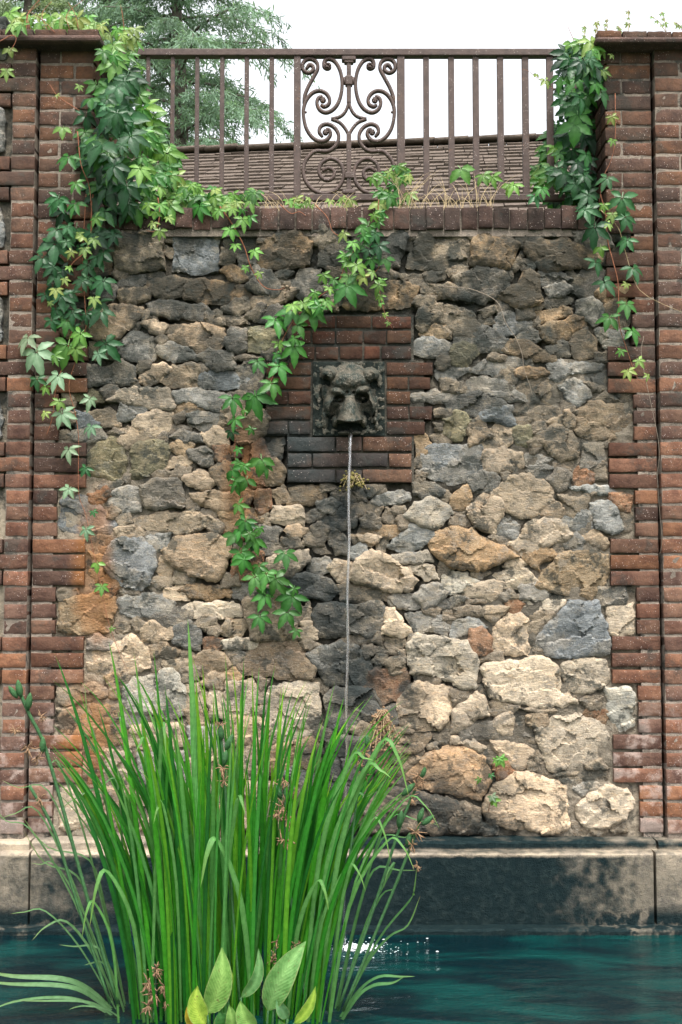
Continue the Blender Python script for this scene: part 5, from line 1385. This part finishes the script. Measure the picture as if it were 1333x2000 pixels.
for i in range(245):
    s = rI.uniform(-1, 1); bx = 448+178*s; b = PZ(bx, 1985+rI.uniform(-30, 18), 0); by = b.y+rI.uniform(-.10, .16)
    ln = rI.uniform(0.45, 1.0); hpx = 320+ln*400*(1-0.50*abs(s)**1.5); lean = s*rI.uniform(.12, .78)+rI.gauss(0, .13)
    tx = min(805, max(100, bx+lean*hpx*0.8)); ty = 1985-hpx
    blade(b.x, by, (tx, ty, by+rI.uniform(-.16, .16)), rI.uniform(3.6, 9.5)*MI, rc(1.15), rI.uniform(.08, .34), rI.choice((0, 0, 0, 0, .02, .05)))
# arching leaves whose tips fall over
ARCH = [(392,1735,500,1640,16,1),(325,1480,300,1420,9,1),(765,1520,600,1500,13,1),(730,1485,590,1480,12,1),(800,1560,620,1450,13,1),(645,1795,560,1720,11,1),(810,1700,640,1640,9,1),(765,1690,640,1600,8,1),(715,1742,600,1690,8,1),(860,1620,640,1560,6,1),(160,1835,240,1760,8,1),(175,1815,290,1700,12,1),(480,1595,430,1560,10,1),(300,1610,360,1570,8,1),(265,1470,330,1450,7,1)]
for (tx, ty, bx, pk, w_, _) in ARCH:
    b = PZ(bx, 1985, 0); by = b.y-0.05; pkx = tx+(bx-tx)*0.32
    A = Vector((b.x, by, -0.05)); Bm = P(bx+(tx-bx)*0.25, 1985-(1985-pk)*0.62, by-0.03); Cc = P(pkx, pk+4, by-0.06); Dd = P((pkx+tx)/2+0.1*(tx-pkx), pk+(ty-pk)*0.25, by-0.09); E = P(tx, ty, by-0.10)
    ribbon_obj('leaf', iris, catmull([A, Bm, Cc, Dd, E], 4), w_*0.8*MI, M['blade'], (0.12, 0.31, 0.09), up=Vector((0.2, -0.5, 1)), fold=0.10)
# seed stalks
def stalk(pts_, pods, dead, name='flower_stalk', w=6.5):
    Y_ = ctr.y-0.06; pp = [P(x, y, Y_-0.0) for x, y in pts_]
    o = MB().sweep(catmull(pp, 5), w*MI, sides=6).build(name, M['pod'], iris, True)
    for (x, y, an, L) in pods:
        c = P(x, y, Y_-0.01); dv = Vector((math.sin(R(an)), -0.15, math.cos(R(an)))); a = c-dv*(L*MI*.5); q = [a+dv*(L*MI*u) for u in (0, .15, .35, .6, .85, 1)]
        k = MB().sweep(q, 0.40*L*MI, sides=7, taper=[.25, .7, 1, .95, .6, .15]).build('seed_pod', M['pod'], None, True); k.parent = o; k.matrix_parent_inverse = Matrix()
    for (x, y, s) in dead:
        mb = MB(); c = P(x, y, Y_-0.015)
        for q in range(13):
            d_ = Vector((rI.gauss(0, .6), rI.gauss(0, .4), rI.gauss(-.4, .8))).normalized()*(s*MI*rI.uniform(.5, 1.0)); m = c+d_*.5+Vector((rI.gauss(0, .005), rI.gauss(0, .004), rI.gauss(0, .005)))
            mb.sweep([c, m, c+d_], s*MI*0.13, s*MI*0.07, sides=5, taper=[.5, 1, .3])
        k = mb.build('withered_flower', M['withered'], None, True); k.parent = o; k.matrix_parent_inverse = Matrix()
stalk([(230,1960),(170,1750),(118,1560),(85,1450),(60,1400),(38,1350)], [(26,1352,-35,28),(38,1345,-8,34),(57,1370,10,34),(84,1455,4,32)], [(30,1425,18),(55,1460,26),(72,1480,20),(80,1400,18)], w=7)
stalk([(215,1960),(150,1760),(105,1620),(58,1535)], [], [(78,1560,20)], w=6)
stalk([(600,1975),(575,1800),(560,1680),(556,1530)], [(545,1545,-15,30),(570,1550,20,30)], [(556,1525,22),(552,1575,26),(560,1600,26),(556,1640,28),(575,1545,16),(543,1590,20)], w=6)
stalk([(660,1975),(735,1760),(780,1620),(810,1545),(830,1500)], [(798,1542,45,34),(828,1508,20,24),(782,1600,10,34)], [(818,1515,22),(815,1535,20),(824,1528,18),(806,1560,16),(833,1497,9)], w=6)
stalk([(670,1975),(760,1760),(800,1660),(822,1600)], [(822,1592,18,30),(836,1602,50,30),(798,1640,12,28)], [(812,1625,24),(845,1602,10),(806,1650,18),(815,1690,16)], w=6)
stalk([(640,1975),(680,1700),(705,1500),(716,1455)], [(702,1472,-30,26),(717,1447,0,24)], [(712,1470,22),(708,1510,20),(704,1490,16)], w=4.5)
stalk([(470,1975),(450,1700),(438,1500),(432,1440)], [(448,1450,25,34),(432,1430,-5,30),(440,1480,10,30)], [(436,1500,20),(430,1415,16),(438,1525,16)], w=5.5)
stalk([(545,1990),(542,1940),(540,1890),(538,1850)], [(530,1862,-10,18)], [(540,1838,18),(532,1875,20),(548,1880,16),(573,1865,22),(574,1845,16)], w=4)
stalk([(300,1995),(302,1960),(304,1920),(306,1890)], [], [(306,1892,20),(290,1920,24),(300,1940,26),(322,1925,26),(290,1965,24),(326,1955,18),(304,1900,18)], w=4)
# ------------------------------------------------------------------ sedge: thin arching leaves round the iris
sedge = empty('sedge_tuft', tuple(PZ(215, 1965, 0)), 'thin arching sedge leaves spreading over the water beside the iris', 'sedge')
def arc(bx, by, pk, tip, w_, c=(0.13, 0.27, 0.12)):
    b = PZ(bx, by, 0); Yb = b.y; b.z = -0.04
    pts_ = catmull([b, P(bx+(pk[0]-bx)*.55, by+(pk[1]-by)*.62, Yb-0.02), P(pk[0], pk[1], Yb-0.05), P((pk[0]*.4+tip[0]*.6), pk[1]*.72+tip[1]*.28, Yb-0.08), P(tip[0], tip[1], Yb-0.10)], 4)
    ribbon_obj('leaf', sedge, pts_, w_*MI, M['blade'], c, up=Vector((0.1, -0.6, 1)), fold=.12)
for a in ((230,1960,(75,1585),(0,1600),4),(235,1960,(95,1545),(0,1522),3.5),(240,1965,(60,1620),(-20,1560),4),(240,1960,(110,1690),(60,1685),4),(235,1950,(150,1710),(45,1620),5),(250,1960,(175,1680),(40,1590),4.5),(240,1970,(90,1780),(20,1785),4),(245,1965,(130,1800),(62,1838),6),(250,1970,(190,1850),(115,1845),5),(250,1975,(200,1880),(165,1885),5),(260,1960,(200,1550),(110,1590),5),(255,1960,(230,1530),(180,1545),4.5),(250,1965,(120,1500),(85,1460),4),(265,1965,(185,1440),(165,1330),5),
          (240,1968,(120,1912),(-40,1893),13),(242,1972,(120,1925),(-40,1915),11),(245,1975,(110,1948),(-30,1980),7),(245,1980,(150,1955),(40,1955),6),(262,1985,(170,1965),(135,1972),4)): arc(*a)
for a in ((650,1985,(740,1908),(812,1907),7),(655,1990,(730,1925),(790,1908),9),(660,1975,(760,1830),(822,1748),6),(660,1970,(800,1760),(815,1690),5),(650,1970,(730,1700),(815,1700),6),(655,1965,(745,1640),(820,1625),5),(650,1965,(760,1600),(860,1612),4),(655,1970,(770,1690),(750,1735),5),(640,1970,(690,1560),(735,1545),6),(655,1975,(745,1750),(790,1690),5)): arc(*a, c=(0.11, 0.28, 0.11))
# ------------------------------------------------------------------ broad-leaved plant at the foot of the iris
broad = empty('broad_leaf_plant', tuple(PZ(480, 1998, 0)+Vector((0, -0.12, 0))), 'pale green broad leaved water plant in front of the iris', 'water plant')
YB = broad.location.y
def bleaf(base_, tip_, w_, c, bow=0.10, face=(0, -1, 0.25), n=12):
    a, e = P(base_[0], base_[1], YB), P(tip_[0], tip_[1], YB-0.02); d = e-a; s = Vector((d.z, 0, -d.x)).normalized()
    pts_ = [a+d*u+s*(bow*d.length*math.sin(math.pi*u))+Vector((0, -0.10*d.length*math.sin(math.pi*u), 0)) for u in [i/n for i in range(n+1)]]
    prof = lambda u: max(0.02, math.sin(math.pi*min(1, u**0.78))**0.8*(1 if u < .8 else 1-(u-.8)*1.2))
    v, f, m = [], [], []; up = Vector(face)
    for i, p in enumerate(pts_):
        t = (pts_[min(i+1, n)]-pts_[max(i-1, 0)]).normalized(); sd_ = t.cross(up).normalized(); nr = sd_.cross(t); hw = 0.86*w_*(YB-CAM.y)/FPX*0.5*prof(i/n)
        for q, k in ((-1, .34), (-.5, .10), (0, 0), (.5, .10), (1, .34)): v.append(p+sd_*(q*hw)+nr*(k*hw*0.8)+nr*0.0012*math.sin(i*2.1+q*3)); m.append(1.0 if q == 0 else 0.0)
    for i in range(n):
        for q in range(4): b_ = i*5+q; f.append((b_, b_+1, b_+6, b_+5))
    o = meshobj('leaf', v, f, M['broad']); at = o.data.attributes.new('mid', 'FLOAT', 'POINT'); at.data.foreach_set('value', m); o.color = (*c, 1); setparent(o, broad)
    o.data.attributes.new('across', 'FLOAT', 'POINT').data.foreach_set('value', [q for _ in range(n+1) for q in (-1.0, -.5, 0.0, .5, 1.0)]); o.data.attributes.new('along', 'FLOAT', 'POINT').data.foreach_set('value', [i/n for i in range(n+1) for _ in range(5)])
    g = PZ(base_[0]+(480-base_[0])*.15, 2035, 0); bz = Vector((g.x, YB+0.02, -0.05))
    MB().sweep(catmull([bz, bz.lerp(a, .6)+Vector((0, -.01, 0)), a], 4), 0.008, sides=6).build('leaf_stalk', M['pod'], broad, True)
PG = (0.20, 0.37, 0.09); PY = (0.30, 0.44, 0.06)
bleaf((405,1978), (434,1850), 56, PG, 0.10); bleaf((402,2002), (386,1925), 46, PY, -0.12, (.4,-1,.4)); bleaf((445,1930), (442,1880), 18, PY, 0.1)
bleaf((524,1974), (598,1838), 60, (0.17,0.35,0.11), -0.06); bleaf((471,1948), (505,1852), 26, (0.13,0.29,0.10), 0.16); bleaf((500,2012), (470,1954), 40, PG, -0.10)
bleaf((575,1998), (617,1926), 26, (0.24,0.38,0.05), 0.10, (-.3,-1,.5)); bleaf((562,1990), (540,1950), 26, (0.14,0.30,0.13), 0.0); bleaf((455,2020), (448,1962), 30, PG, 0.05)
bleaf((402,2010), (365,1966), 24, (0.42,0.30,0.03), -0.16); bleaf((590,2025), (545,1990), 34, (0.05,0.17,0.03), -0.2, (0,-.6,1)); bleaf((536,1960), (525,1905), 12, (0.06,0.22,0.05), 0.2); bleaf((440,2005), (430,1975), 40, (0.06,0.20,0.05), 0.0)
print('stones', len(stones), 'leaves', LN)
